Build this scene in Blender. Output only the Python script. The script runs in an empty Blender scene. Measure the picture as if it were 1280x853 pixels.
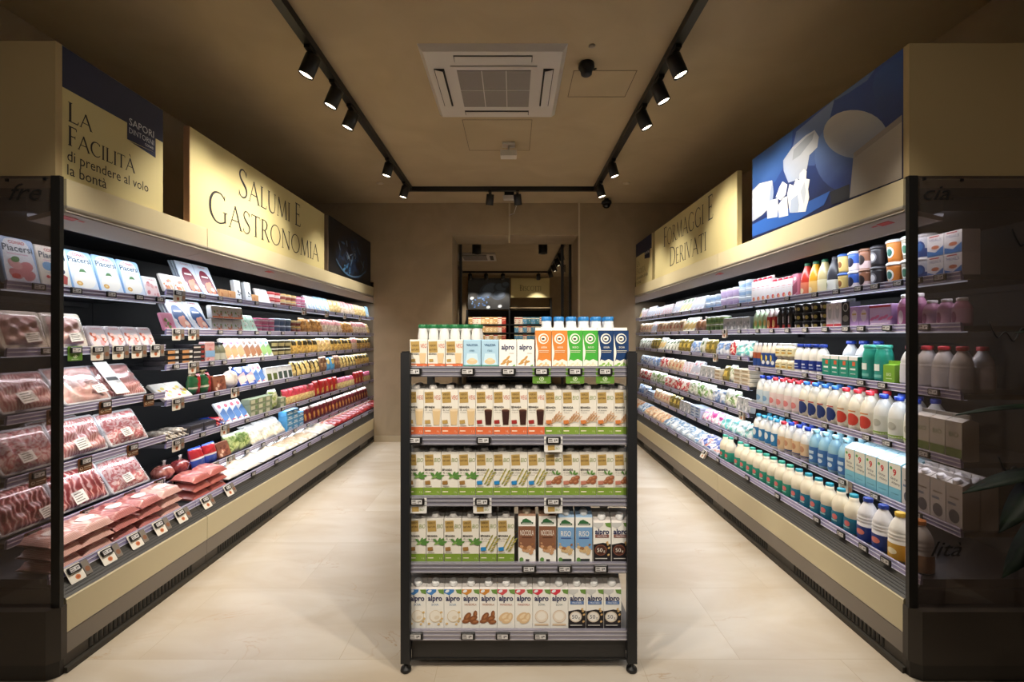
import bpy, math, random
from mathutils import Matrix, Vector
random.seed(7)
R = random.Random(11)
SC = bpy.context.scene
COL = SC.collection
PI = math.pi

# ------------------------------------------------------------------ camera, world, exposure
F = 590.0; U0, V0 = 641.0, 421.0; EYE = 1.45        # pinhole of the photograph (1280 x 853)
cam = bpy.data.cameras.new('camera'); co = bpy.data.objects.new('camera', cam); COL.objects.link(co)
co.location = (0, 0, EYE); co.rotation_euler = (PI/2, 0, 0)
cam.sensor_fit = 'HORIZONTAL'; cam.sensor_width = 36; cam.lens = F/1280*36
cam.shift_x = (640-U0)/1280; cam.shift_y = -(426.5-V0)/1280
cam.clip_start = .05; cam.clip_end = 60
SC.camera = co
w = bpy.data.worlds.new('world'); SC.world = w; w.use_nodes = True
w.node_tree.nodes['Background'].inputs[0].default_value = (.9, .75, .55, 1)
w.node_tree.nodes['Background'].inputs[1].default_value = .02
vs = SC.view_settings
vs.view_transform = 'Standard'; vs.look = 'None'; vs.gamma = 1; vs.use_curve_mapping = False
vs.exposure = 0.0
SC.cycles.max_bounces = 7; SC.cycles.transparent_max_bounces = 16; SC.cycles.diffuse_bounces = 4
SC.cycles.caustics_reflective = False; SC.cycles.caustics_refractive = False
SC.cycles.sample_clamp_indirect = 4

SPOT_W = 102; FRONT_W = 155; SPOT_COL = (1, .90, .755)
CANOPY_W = 2.4; SHELF_W = 1.25; LED_COL = (.88, .93, 1)

# ------------------------------------------------------------------ measures of the place
CEIL = 3.29; BACK = 6.5; REAR = 7.16; NEAR = 2.03; FAR = 7.4
SIDE = {-1: dict(B=1.92, R=2.19, T=2.0, W=2.84), 1: dict(B=1.68, R=1.94, T=1.76, W=2.62)}

# ------------------------------------------------------------------ materials
def lin(v):
    v /= 255
    return v/12.92 if v <= .04045 else ((v+.055)/1.055)**2.4
def rgb(c): return (lin(c[0]), lin(c[1]), lin(c[2]), 1)
MC = {}
def c(r, g, b, rough=.45, coat=0, metal=0, emit=0):
    k = (r, g, b, rough, coat, metal, emit)
    if k in MC: return MC[k]
    m = bpy.data.materials.new('paint'); m.use_nodes = True
    p = m.node_tree.nodes['Principled BSDF']
    p.inputs['Base Color'].default_value = rgb(k); p.inputs['Roughness'].default_value = rough
    p.inputs['Metallic'].default_value = metal; p.inputs['Coat Weight'].default_value = coat
    p.inputs['Coat Roughness'].default_value = .12
    if emit:
        p.inputs['Emission Color'].default_value = rgb(k); p.inputs['Emission Strength'].default_value = emit
    m.diffuse_color = rgb(k); MC[k] = m
    return m
def nmat(name, c1, c2, scale=20, kind='noise', rough=.4, coat=0, dist=1.0, lo=.4, hi=.6, c3=None, bump=0, stretch=None, rnd=True, dirn='X'):
    k = ('n', name)
    if k in MC: return MC[k]
    m = bpy.data.materials.new(name); m.use_nodes = True
    nt = m.node_tree; N = nt.nodes; L = nt.links; p = N['Principled BSDF']
    tc = N.new('ShaderNodeTexCoord'); mp = N.new('ShaderNodeMapping'); L.new(tc.outputs['Object'], mp.inputs[0])
    if stretch: mp.inputs['Scale'].default_value = stretch
    if rnd:
        oi = N.new('ShaderNodeObjectInfo'); mu = N.new('ShaderNodeMath'); mu.operation = 'MULTIPLY'; mu.inputs[1].default_value = 9
        L.new(oi.outputs['Random'], mu.inputs[0]); L.new(mu.outputs[0], mp.inputs['Location'])
    if kind == 'noise':
        t = N.new('ShaderNodeTexNoise'); t.inputs['Scale'].default_value = scale; t.inputs['Detail'].default_value = 3; t.inputs['Distortion'].default_value = dist; out = t.outputs['Fac']
    elif kind == 'voronoi':
        t = N.new('ShaderNodeTexVoronoi'); t.inputs['Scale'].default_value = scale; out = t.outputs['Distance']
    elif kind == 'cells':
        t = N.new('ShaderNodeTexVoronoi'); t.inputs['Scale'].default_value = scale; out = t.outputs['Color']
    else:
        t = N.new('ShaderNodeTexWave'); t.bands_direction = dirn; t.inputs['Scale'].default_value = scale; t.inputs['Distortion'].default_value = dist*6; t.inputs['Detail'].default_value = 3; t.inputs['Detail Scale'].default_value = 1.2; out = t.outputs['Fac']
    L.new(mp.outputs[0], t.inputs['Vector'])
    r = N.new('ShaderNodeValToRGB'); e = r.color_ramp.elements
    e[0].position = lo; e[0].color = rgb(c1); e[1].position = hi; e[1].color = rgb(c2)
    if c3:
        x = e.new(min(.98, hi+.15)); x.color = rgb(c3)
    L.new(out, r.inputs[0]); L.new(r.outputs[0], p.inputs['Base Color'])
    p.inputs['Roughness'].default_value = rough; p.inputs['Coat Weight'].default_value = coat; p.inputs['Coat Roughness'].default_value = .1
    if bump:
        b = N.new('ShaderNodeBump'); b.inputs['Strength'].default_value = bump; b.inputs['Distance'].default_value = .004
        L.new(out, b.inputs['Height']); L.new(b.outputs[0], p.inputs['Normal'])
    MC[k] = m
    return m
def clear(name, tint, gloss=.12, rough=.1, haze=0):
    k = ('clear', name)
    if k in MC: return MC[k]
    m = bpy.data.materials.new(name); m.use_nodes = True
    nt = m.node_tree; N = nt.nodes; L = nt.links; N.remove(N['Principled BSDF'])
    t = N.new('ShaderNodeBsdfTransparent'); t.inputs[0].default_value = tint + (1,)
    g = N.new('ShaderNodeBsdfGlossy'); g.inputs['Roughness'].default_value = rough; g.inputs[0].default_value = (1, 1, 1, 1)
    x = N.new('ShaderNodeMixShader'); x.inputs[0].default_value = gloss
    L.new(t.outputs[0], x.inputs[1]); L.new(g.outputs[0], x.inputs[2]); o_ = x
    if haze:
        d = N.new('ShaderNodeBsdfDiffuse'); d.inputs[0].default_value = (.20, .17, .155, 1)
        o_ = N.new('ShaderNodeMixShader'); o_.inputs[0].default_value = haze; L.new(x.outputs[0], o_.inputs[1]); L.new(d.outputs[0], o_.inputs[2])
    L.new(o_.outputs[0], N['Material Output'].inputs[0])
    MC[k] = m
    return m
FILM = clear('clear_film', (.97, .97, .97), .10, .14)
SMOKE = clear('smoked_glass', (.74, .69, .68), .05, .03, .2)
CLEARG = clear('door_glass', (.75, .74, .72), .08, .02)

# ------------------------------------------------------------------ mesh builder
TXT = {}
def text_shape(s, shear=0.0, bold=0.0):
    k = (s, shear, bold)
    if k in TXT: return TXT[k]
    cu = bpy.data.curves.new('t', 'FONT'); cu.body = s; cu.size = 1; cu.resolution_u = 2; cu.shear = shear; cu.offset = bold
    o = bpy.data.objects.new('t', cu); COL.objects.link(o)
    dg = bpy.context.evaluated_depsgraph_get()
    me = o.evaluated_get(dg).to_mesh()
    v = [(p.co.x, p.co.y) for p in me.vertices]; f = [tuple(p.vertices) for p in me.polygons]
    o.evaluated_get(dg).to_mesh_clear()
    bpy.data.objects.remove(o); bpy.data.curves.remove(cu)
    if not v: v, f = [(0, 0), (0, 1), (.1, 0)], [(0, 1, 2)]
    TXT[k] = (v, f)
    return TXT[k]
def catmull(pts, n=5):
    out = []
    P = [pts[0]] + list(pts) + [pts[-1]]
    for i in range(1, len(P)-2):
        a, b, cc, d = P[i-1:i+3]
        for j in range(n):
            t = j/n
            out.append(tuple(.5*((2*b[k]) + (-a[k]+cc[k])*t + (2*a[k]-5*b[k]+4*cc[k]-d[k])*t*t + (-a[k]+3*b[k]-3*cc[k]+d[k])*t**3) for k in range(len(b))))
    out.append(tuple(pts[-1]))
    return out
class MB:
    def __init__(s): s.v = []; s.f = []; s.mi = []; s.sm = []; s.mats = []; s.M = None; s.lay = 0
    def m(s, mat):
        if mat not in s.mats: s.mats.append(mat)
        return s.mats.index(mat)
    def add(s, vs, fs, mat, smooth=False):
        n = len(s.v)
        if s.M is not None: vs = [tuple(s.M @ Vector(p)) for p in vs]
        s.v += [tuple(p) for p in vs]
        for i, f in enumerate(fs):
            s.f.append(tuple(n+k for k in f)); mm = mat[i] if isinstance(mat, list) else mat
            s.mi.append(s.m(mm)); s.sm.append(smooth)
        return s
    def poly(s, pts, mat): return s.add(pts, [tuple(range(len(pts)))], mat)
    def box(s, x0, x1, y0, y1, z0, z1, mat):
        x0, x1 = min(x0, x1), max(x0, x1)
        v = [(x, y, z) for z in (z0, z1) for y in (y0, y1) for x in (x0, x1)]
        return s.add(v, [(0, 2, 3, 1), (4, 5, 7, 6), (0, 1, 5, 4), (2, 6, 7, 3), (0, 4, 6, 2), (1, 3, 7, 5)], mat)
    def prism_y(s, pts, y0, y1, mat):            # (x,z) outline pulled along y
        n = len(pts)
        a = sum(pts[i][0]*pts[(i+1) % n][1]-pts[(i+1) % n][0]*pts[i][1] for i in range(n))
        if a < 0: pts = pts[::-1]
        v = [(x, y0, z) for x, z in pts] + [(x, y1, z) for x, z in pts]
        fs = [tuple(range(n)), tuple(range(2*n-1, n-1, -1))] + [(i, i+n, (i+1) % n+n, (i+1) % n) for i in range(n)]
        return s.add(v, fs, mat)
    def prism_x(s, pts, x0, x1, mat):            # (y,z) outline pulled along x
        n = len(pts)
        a = sum(pts[i][0]*pts[(i+1) % n][1]-pts[(i+1) % n][0]*pts[i][1] for i in range(n))
        if a > 0: pts = pts[::-1]
        v = [(x0, y, z) for y, z in pts] + [(x1, y, z) for y, z in pts]
        fs = [tuple(range(n)), tuple(range(2*n-1, n-1, -1))] + [(i, i+n, (i+1) % n+n, (i+1) % n) for i in range(n)]
        return s.add(v, fs, mat)
    def prism_z(s, pts, z0, z1, mat):
        n = len(pts)
        a = sum(pts[i][0]*pts[(i+1) % n][1]-pts[(i+1) % n][0]*pts[i][1] for i in range(n))
        if a < 0: pts = pts[::-1]
        v = [(x, y, z0) for x, y in pts] + [(x, y, z1) for x, y in pts]
        fs = [tuple(range(n-1, -1, -1)), tuple(range(n, 2*n))] + [(i, (i+1) % n, (i+1) % n+n, i+n) for i in range(n)]
        return s.add(v, fs, mat)
    def rslab(s, w, h, t, r, mat, back=None, n=4):    # upright slab, rounded corners, slightly eased edges
        o = []
        for cx, cz, a0 in ((w/2-r, r, -90), (w/2-r, h-r, 0), (-w/2+r, h-r, 90), (-w/2+r, r, 180)):
            for i in range(n+1):
                a = math.radians(a0+90*i/n); o.append((cx+r*math.cos(a), cz+r*math.sin(a)))
        k = len(o); e = min(t*.3, .004)
        def ring(y, ins):
            return [(x*(1-2*ins/w), y, h/2+(z-h/2)*(1-2*ins/h)) for x, z in o]
        v = ring(-t/2, e) + ring(-t/2+e, 0) + ring(t/2-e, 0) + ring(t/2, e)
        fs = [tuple(range(k)), tuple(range(4*k-1, 3*k-1, -1))]; ms = [mat, back or mat]
        for q in range(3):
            for i in range(k):
                j = (i+1) % k; fs.append((q*k+i, (q+1)*k+i, (q+1)*k+j, q*k+j)); ms.append(mat if q == 0 else (back or mat))
        return s.add(v, fs, ms)
    def lathe(s, prof, mat, n=18, c0=(0, 0, 0), smooth=True, sy=1.0):  # mat may be f(theta_mid, z_mid); theta 0 = front (-y)
        v = []; fs = []; ms = []
        for r, z in prof:
            for i in range(n):
                a = 2*PI*i/n
                v.append((c0[0]+r*math.sin(a), c0[1]-r*math.cos(a)*sy, c0[2]+z))
        for k in range(len(prof)-1):
            for i in range(n):
                j = (i+1) % n
                fs.append((k*n+i, k*n+j, (k+1)*n+j, (k+1)*n+i))
                if callable(mat):
                    th = 2*PI*(i+.5)/n; th = th-2*PI if th > PI else th
                    ms.append(mat(th, (prof[k][1]+prof[k+1][1])/2))
                else: ms.append(mat)
        if prof[0][0] > 1e-6: fs.append(tuple(range(n-1, -1, -1))); ms.append(mat(PI, prof[0][1]) if callable(mat) else mat)
        if prof[-1][0] > 1e-6: fs.append(tuple(range((len(prof)-1)*n, len(prof)*n))); ms.append(mat(PI, prof[-1][1]) if callable(mat) else mat)
        return s.add(v, fs, ms, smooth)
    def tube(s, path, r, mat, n=8, caps=True):
        pts = [Vector(p) for p in path]; v = []; fs = []
        up = Vector((0, 0, 1))
        for i, p in enumerate(pts):
            d = (pts[min(i+1, len(pts)-1)]-pts[max(i-1, 0)]).normalized()
            a = d.cross(up)
            if a.length < 1e-3: a = d.cross(Vector((1, 0, 0)))
            a.normalize(); b = d.cross(a).normalized()
            rr = r[i] if isinstance(r, (list, tuple)) else r
            for k in range(n):
                t = 2*PI*k/n; v.append(tuple(p+a*rr*math.cos(t)+b*rr*math.sin(t)))
        for i in range(len(pts)-1):
            for k in range(n):
                q = (k+1) % n; fs.append((i*n+k, (i+1)*n+k, (i+1)*n+q, i*n+q))
        if caps: fs += [tuple(range(n)), tuple(range(len(v)-1, len(v)-n-1, -1))]
        return s.add(v, fs, mat, True)
    # --- prints: thin layers on the front face (the plane y = yf, looking towards -y)
    def _y(s, yf): s.lay += 1; return yf-.0004-.00012*s.lay
    def rect(s, x0, x1, z0, z1, yf, mat, rot=0):
        y = s._y(yf); cx, cz = (x0+x1)/2, (z0+z1)/2
        cs, sn = math.cos(rot), math.sin(rot)
        p = [(cx+(x-cx)*cs-(z-cz)*sn, y, cz+(x-cx)*sn+(z-cz)*cs) for x, z in ((x0, z0), (x1, z0), (x1, z1), (x0, z1))]
        return s.poly(p, mat)
    def shape(s, pts, yf, mat):
        y = s._y(yf)
        a = sum(pts[i][0]*pts[(i+1) % len(pts)][1]-pts[(i+1) % len(pts)][0]*pts[i][1] for i in range(len(pts)))
        if a < 0: pts = pts[::-1]
        return s.poly([(x, y, z) for x, z in pts], mat)
    def oval(s, cx, cz, rx, rz, yf, mat, rot=0, n=14):
        cs, sn = math.cos(rot), math.sin(rot)
        return s.shape([(cx+rx*math.cos(2*PI*i/n)*cs-rz*math.sin(2*PI*i/n)*sn, cz+rx*math.cos(2*PI*i/n)*sn+rz*math.sin(2*PI*i/n)*cs) for i in range(n)], yf, mat)
    def text(s, t, x, z, size, yf, mat, width=None, align='c', shear=0, rot=0, bold=0.0):
        v, f = text_shape(t, shear, bold)
        x0 = min(p[0] for p in v); x1 = max(p[0] for p in v)
        kx = (width/(x1-x0)) if width else size
        off = -(x0+x1)/2 if align == 'c' else -x0
        y = s._y(yf); cs, sn = math.cos(rot), math.sin(rot)
        return s.add([(x+((a+off)*kx)*cs-(b*size)*sn, y, z+((a+off)*kx)*sn+(b*size)*cs) for a, b in v], f, mat)
    def mesh(s, name):
        me = bpy.data.meshes.new(name); me.from_pydata(s.v, [], s.f)
        for m in s.mats: me.materials.append(m)
        me.polygons.foreach_set('material_index', s.mi); me.polygons.foreach_set('use_smooth', s.sm)
        me.update()
        return me
    def build(s, name, parent=None, loc=None, kind=None, label=None, cat=None, group=None):
        o = bpy.data.objects.new(name, s.mesh(name)); COL.objects.link(o)
        if parent: o.parent = parent
        if loc: o.location = loc
        return tag(o, label, cat, group, kind)
def tag(o, label=None, cat=None, group=None, kind=None):
    if label: o['label'] = label
    if cat: o['category'] = cat
    if group: o['group'] = group
    if kind: o['kind'] = kind
    return o
def empty(name, label, cat, loc=(0, 0, 0), group=None, rotz=0):
    o = bpy.data.objects.new(name, None); COL.objects.link(o); o.location = loc; o.rotation_euler[2] = rotz; o.empty_display_size = .1
    return tag(o, label, cat, group)
def lamp_area(name, parent, loc, rot, sx, sy, energy, color, spread=PI):
    l = bpy.data.lights.new(name, 'AREA'); l.shape = 'RECTANGLE'; l.size = sx; l.size_y = sy; l.energy = energy; l.color = color; l.spread = spread
    o = bpy.data.objects.new(name, l); COL.objects.link(o); o.location = loc; o.rotation_euler = rot; o.parent = parent
    return o
# ------------------------------------------------------------------ the room
def wallmat(name, base, amt, scale=3, rough=.75):
    return nmat(name, tuple(int(x*(1-amt)) for x in base), base, scale=scale, kind='noise', rough=rough, lo=.3, hi=.7, rnd=False, bump=.05)
WALL = wallmat('plaster_taupe', (160, 141, 115), .07)
CEILM = wallmat('ceiling_taupe', (178, 159, 129), .05, 2)
CREAM = c(204, 193, 160, .42)
DARKG = c(54, 50, 47, .5); GREYM = c(120, 112, 104, .45, 0, .3); BLK = c(17, 17, 18, .45); OFFW = c(214, 208, 200, .4)
def floor_mat():
    m = bpy.data.materials.new('marble_floor'); m.use_nodes = True
    nt = m.node_tree; N = nt.nodes; L = nt.links; p = N['Principled BSDF']
    tc = N.new('ShaderNodeTexCoord'); mp = N.new('ShaderNodeMapping'); L.new(tc.outputs['Object'], mp.inputs[0]); mp.inputs['Location'].default_value = (.33, .28, 0)
    br = N.new('ShaderNodeTexBrick'); br.inputs['Scale'].default_value = 1; br.inputs['Brick Width'].default_value = .9; br.inputs['Row Height'].default_value = .6
    br.inputs['Mortar Size'].default_value = .0016; br.inputs['Mortar Smooth'].default_value = .3; br.inputs['Bias'].default_value = 0
    br.inputs['Color1'].default_value = rgb((201, 192, 179)); br.inputs['Color2'].default_value = rgb((194, 184, 170)); br.inputs['Mortar'].default_value = rgb((182, 170, 150))
    L.new(mp.outputs[0], br.inputs['Vector'])
    n1 = N.new('ShaderNodeTexNoise'); n1.inputs['Scale'].default_value = 2.2; n1.inputs['Detail'].default_value = 6; n1.inputs['Distortion'].default_value = .8
    ad = N.new('ShaderNodeVectorMath'); ad.operation = 'MULTIPLY_ADD'; ad.inputs[1].default_value = (3, 3, 3)
    L.new(br.outputs['Color'], ad.inputs[0]); L.new(mp.outputs[0], ad.inputs[2])
    st = N.new('ShaderNodeMapping'); st.inputs['Scale'].default_value = (.7, 1.8, 1); L.new(ad.outputs[0], st.inputs[0]); L.new(st.outputs[0], n1.inputs['Vector'])
    cr = N.new('ShaderNodeValToRGB'); e = cr.color_ramp.elements; e[0].position = .35; e[0].color = rgb((232, 222, 206)); e[1].position = .68; e[1].color = (1, 1, 1, 1)
    L.new(n1.outputs['Fac'], cr.inputs[0])
    mx = N.new('ShaderNodeMix'); mx.data_type = 'RGBA'; mx.blend_type = 'MULTIPLY'; mx.inputs[0].default_value = .75
    L.new(br.outputs['Color'], mx.inputs[6]); L.new(cr.outputs[0], mx.inputs[7])
    n2 = N.new('ShaderNodeTexNoise'); n2.inputs['Scale'].default_value = 1.5; n2.inputs['Detail'].default_value = 7; n2.inputs['Distortion'].default_value = 1.6; L.new(st.outputs[0], n2.inputs['Vector'])
    v = N.new('ShaderNodeValToRGB'); e = v.color_ramp.elements; e[0].position = .493; e[0].color = (0, 0, 0, 1); e[1].position = .5; e[1].color = (1, 1, 1, 1); x = e.new(.507); x.color = (0, 0, 0, 1)
    L.new(n2.outputs['Fac'], v.inputs[0])
    n3 = N.new('ShaderNodeTexNoise'); n3.inputs['Scale'].default_value = 2.7; L.new(mp.outputs[0], n3.inputs['Vector'])
    v3 = N.new('ShaderNodeValToRGB'); v3.color_ramp.elements[0].position = .5; v3.color_ramp.elements[1].position = .68; L.new(n3.outputs['Fac'], v3.inputs[0])
    mu = N.new('ShaderNodeMath'); mu.operation = 'MULTIPLY'; L.new(v.outputs[0], mu.inputs[0]); L.new(v3.outputs[0], mu.inputs[1])
    m2 = N.new('ShaderNodeMix'); m2.data_type = 'RGBA'; L.new(mu.outputs[0], m2.inputs[0]); L.new(mx.outputs[2], m2.inputs[6]); m2.inputs[7].default_value = rgb((176, 150, 120))
    L.new(m2.outputs[2], p.inputs['Base Color']); p.inputs['Roughness'].default_value = .32
    return m
MB().box(-2.9, 2.7, -3, 14.7, -.12, 0, floor_mat()).build('floor', kind='structure')
MB().box(-2.9, 2.7, -3, 14.7, CEIL, CEIL+.12, CEILM).build('ceiling', kind='structure')
MB().box(-2.96, -2.84, -3, 14.7, 0, CEIL, WALL).build('wall_left', kind='structure')
MB().box(2.62, 2.74, -3, 14.7, 0, CEIL, WALL).build('wall_right', kind='structure')
MB().box(-2.84, 2.62, -3.1, -3, 0, CEIL, WALL).build('wall_front', kind='structure')
b = MB()
b.box(-1.915, -.835, BACK, REAR, 0, 2.85, WALL); b.box(.9, 1.685, BACK, REAR, 0, 2.85, WALL)
b.box(-2.84, 2.62, BACK, REAR, 2.85, CEIL, WALL); b.box(-2.84, -1.915, BACK, REAR, 2.2, 2.85, WALL); b.box(1.685, 2.62, BACK, REAR, 2.2, 2.85, WALL)
b.build('wall_back', kind='structure')
b = MB(); b.box(-2.84, -1.85, 7.46, 7.55, 0, CEIL, WALL); b.box(-1.915, -1.85, REAR, 7.46, 0, CEIL, WALL); b.build('wall_niche_left', kind='structure')
b = MB(); b.box(1.62, 2.62, 7.46, 7.55, 0, CEIL, WALL); b.box(1.62, 1.685, REAR, 7.46, 0, CEIL, WALL); b.build('wall_niche_right', kind='structure')
MB().box(-2.84, 2.62, 14.5, 14.6, 0, CEIL, WALL).build('wall_rear', kind='structure')
SK = c(170, 154, 128, .4)
b = MB(); b.box(-1.9, -.835, BACK-.012, BACK-.001, 0, .085, SK); b.build('baseboard_left', kind='structure')
b = MB(); b.box(.9, 1.67, BACK-.012, BACK-.001, 0, .085, SK); b.build('baseboard_right', kind='structure')
# thin grooves of two access hatches in the ceiling
GRV = c(88, 76, 58, .8)
def hatch(name, x0, x1, y0, y1):
    b = MB(); z0, z1, t = CEIL-.002, CEIL-.0003, .004
    b.box(x0, x1, y0, y0+t, z0, z1, GRV); b.box(x0, x1, y1-t, y1, z0, z1, GRV); b.box(x0, x0+t, y0+t, y1-t, z0, z1, GRV); b.box(x1-t, x1, y0+t, y1-t, z0, z1, GRV)
    b.build(name, kind='structure')
hatch('trim_1', -.43, .165, 4.0, 4.66)
hatch('trim_2', .42, .86, 3.26, 3.62)

# ------------------------------------------------------------------ ceiling track and spots
b = MB()
b.box(-1.285, -1.232, -2.5, 5.83, CEIL-.05, CEIL-.0005, BLK); b.box(.988, 1.041, -2.5, 5.83, CEIL-.05, CEIL-.0005, BLK)
b.box(-1.232, .988, 5.777, 5.83, CEIL-.05, CEIL-.0005, BLK)
b.build('lighting_track', label='black lighting track running round the ceiling in front of the wall', cat='track')
LENS = c(255, 236, 205, .4, 0, 0, 14)
def spot(x, y, tilt, label, group, aim=(0, 0), power=SPOT_W, name='track_spotlight', ang=62, z=CEIL-.05, lamp=True, sc=1.0):
    e = empty(name, label, 'spotlight', (x, y, z), group)
    MB().box(-.018, .018, -.06, .06, -.022, -.0005, BLK).build('adapter', e)
    MB().tube([(0, 0, -.02), (0, 0, -.045)], .012, BLK).build('arm', e)
    h = MB(); h.lathe([(.012, .045*sc), (.044*sc, .045*sc), (.047*sc, .04*sc), (.047*sc, -.085*sc), (.042*sc, -.085*sc), (.040*sc, -.075*sc), (.012, -.07*sc)], BLK, 20)
    ho = h.build('housing', e); ho.location = (0, 0, -.085); ho.rotation_euler = (aim[0], aim[1], 0)
    l = MB(); l.lathe([(.001, -.077*sc), (.040*sc, -.077*sc)], LENS, 18)
    lo = l.build('lens', ho)
    if lamp:
        sp = bpy.data.lights.new('spot_beam', 'SPOT'); sp.energy = power; sp.color = SPOT_COL; sp.spot_size = math.radians(ang); sp.spot_blend = .75; sp.shadow_soft_size = .035
        so = bpy.data.objects.new('spot_beam', sp); COL.objects.link(so); so.parent = ho; so.location = (0, 0, -.095*sc)
    return e
ORD = ['first', 'second', 'third', 'fourth', 'fifth', 'sixth', 'seventh', 'eighth', 'ninth', 'tenth', 'eleventh', 'twelfth', 'thirteenth', 'fourteenth', 'fifteenth', 'sixteenth', 'seventeenth', 'eighteenth', 'nineteenth', 'twentieth', 'twenty-first', 'twenty-second', 'twenty-third', 'twenty-fourth', 'twenty-fifth', 'twenty-sixth', 'twenty-seventh', 'twenty-eighth', 'twenty-ninth', 'thirtieth', 'thirty-first', 'thirty-second', 'thirty-third', 'thirty-fourth', 'thirty-fifth', 'thirty-sixth']
for i, y in enumerate((2.94, 3.335, 3.68, 4.77, 5.5)):
    spot(-1.258, y, 0, 'black cylinder spotlight, %s from the doorway wall along the meat side track' % ORD[4-i], 'spotlights on the meat side', (0, .40 if i < 3 else .26), ang=74)
for i, y in enumerate((2.94, 3.27, 3.68, 4.79, 5.48)):
    spot(1.014, y, 0, 'black cylinder spotlight, %s from the doorway wall along the dairy side track' % ORD[4-i], 'spotlights on the dairy side', (0, -.40 if i < 3 else -.26), ang=74)
spot(-.28, 5.803, 0, 'black cylinder spotlight on cross track, on meat side of white sensor', 'spotlights on the cross track', (.25, .1), 60)
spot(.058, 5.803, 0, 'black cylinder spotlight on cross track, on dairy side of white sensor', 'spotlights on the cross track', (.25, -.1), 60)
for i, y in enumerate((.35, 1.0, 1.75, -1.2)):  # added spots out of view, brightening the rack front and header boxes
    for x, t, sd in ((-1.258, -1, 'meat'), (1.014, 1, 'dairy')):
        aim = ((.70, t*.42), (.56, t*.47), (0, -t*.24), (1.0, -t*.1))[i]
        spot(x, y, 0, 'added out-of-view spotlight over the aisle front, %s on the %s side' % (ORD[i], sd), 'added spotlights over the aisle front', aim, (FRONT_W, FRONT_W*.8, SPOT_W, 52)[i], ang=(50, 50, 62, 80)[i])

# ------------------------------------------------------------------ ceiling fittings
e = empty('air_conditioner', 'square white ceiling cassette air conditioner with grey grille', 'air conditioner', (-.128, 3.435, CEIL))
AW = c(205, 198, 192, .45); AG = nmat('ac_grille', (118, 110, 106), (150, 142, 138), 140, 'wave', .6, dist=0, rnd=False)
b = MB(); h = .475
b.add([(-h, -h, -.001), (h, -h, -.001), (h, h, -.001), (-h, h, -.001), (-h+.03, -h+.03, -.034), (h-.03, -h+.03, -.034), (h-.03, h-.03, -.034), (-h+.03, h-.03, -.034)],
      [(0, 1, 2, 3), (4, 7, 6, 5), (0, 4, 5, 1), (1, 5, 6, 2), (2, 6, 7, 3), (3, 7, 4, 0)], AW)
b.build('panel', e)
b = MB(); b.box(-.29, .29, -.29, .29, -.042, -.0342, AW); b.build('grille_frame', e)
b = MB(); b.box(-.25, .25, -.25, .25, -.046, -.0425, AG)
for i in (-1, 1): b.box(i*.083-.003, i*.083+.003, -.25, .25, -.0475, -.046, AW)
b.box(-.25, .25, -.003, .003, -.0475, -.046, AW)
b.build('grille', e)
SL = c(40, 38, 36, .6)
for a in range(4):
    f = MB(); f.M = Matrix.Rotation(a*PI/2, 4, 'Z'); f.box(-.255, .255, -.405, -.335, -.0375, -.0345, SL)
    s_ = f.build('air_slot', e)
    g = MB(); g.M = Matrix.Rotation(a*PI/2, 4, 'Z'); g.add([(-.25, -.40, -.038), (.25, -.40, -.038), (.25, -.345, -.052 if a != 2 else -.039), (-.25, -.345, -.052 if a != 2 else -.039), (-.25, -.40, -.041), (.25, -.40, -.041), (.25, -.345, -.055 if a != 2 else -.042), (-.25, -.345, -.055 if a != 2 else -.042)],
          [(0, 1, 2, 3), (4, 7, 6, 5), (0, 4, 5, 1), (1, 5, 6, 2), (2, 6, 7, 3), (3, 7, 4, 0)], AW); g.build('louvre', s_)
b = MB(); b.lathe([(.052, -.0005), (.055, -.03), (.04, -.05), (.036, -.075), (.02, -.085), (.001, -.086)], BLK, 20)
o = b.build('smoke_detector', loc=(.496, 3.18, CEIL), label='black round smoke detector beside the ceiling air conditioner', cat='smoke detector')
MB().tube([(.05, 0, -.04), (.066, -.01, -.038)], .006, BLK).build('test_button', o)
b = MB(); b.lathe([(.02, -.0005), (.022, -.006), (.012, -.012), (.001, -.013)], c(150, 138, 120, .4), 14); b.build('ceiling_sensor', loc=(.5, 2.98, CEIL), label='tiny pale sensor disc just in front of the black smoke detector', cat='sensor')
for x, s_ in ((-1.59, 'meat'), (1.36, 'dairy')):
    b = MB(); b.lathe([(.04, -.0005), (.042, -.006), (.02, -.012), (.001, -.013)], c(205, 190, 165, .4), 16)
    b.build('ceiling_disc', loc=(x, 5.65, CEIL), label='small pale ceiling disc outside the track on the %s side' % s_, cat='disc')
e = empty('motion_sensor', 'white boxy motion sensor hanging behind the air conditioner', 'sensor', (-.04, 4.5, CEIL))
MB().box(-.06, .06, -.05, .05, -.02, -.0005, OFFW).build('mount', e); MB().tube([(0, 0, -.02), (0, 0, -.075)], .008, OFFW).build('stem', e)
b = MB(); b.prism_y([(-.075, -.075), (.075, -.075), (.08, -.085), (.075, -.13), (-.075, -.13), (-.08, -.085)], -.05, .05, OFFW); b.build('body', e)
e = empty('wall_sensor', 'white sensor box between the two spotlights of the cross track', 'sensor', (-.045, 5.98, CEIL))
MB().box(-.06, .06, -.05, .05, -.06, -.0005, BLK).build('bracket', e)
b = MB(); b.prism_y([(-.075, -.06), (.075, -.06), (.08, -.07), (.07, -.105), (-.07, -.105), (-.08, -.07)], -.045, .045, OFFW); b.build('body', e)
MB().tube([(.05, .02, -.1), (.09, .1, -.16), (.06, .3, -.2), (0, .47, -.18)], .005, OFFW, 6).build('cable', e)
MB().box(-.058, -.034, BACK-.02, BACK-.0005, 2.74, CEIL-.001, c(180, 165, 140, .5)).build('cable_duct', label='short pale cable duct ending just below the doorway top', cat='duct')
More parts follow.
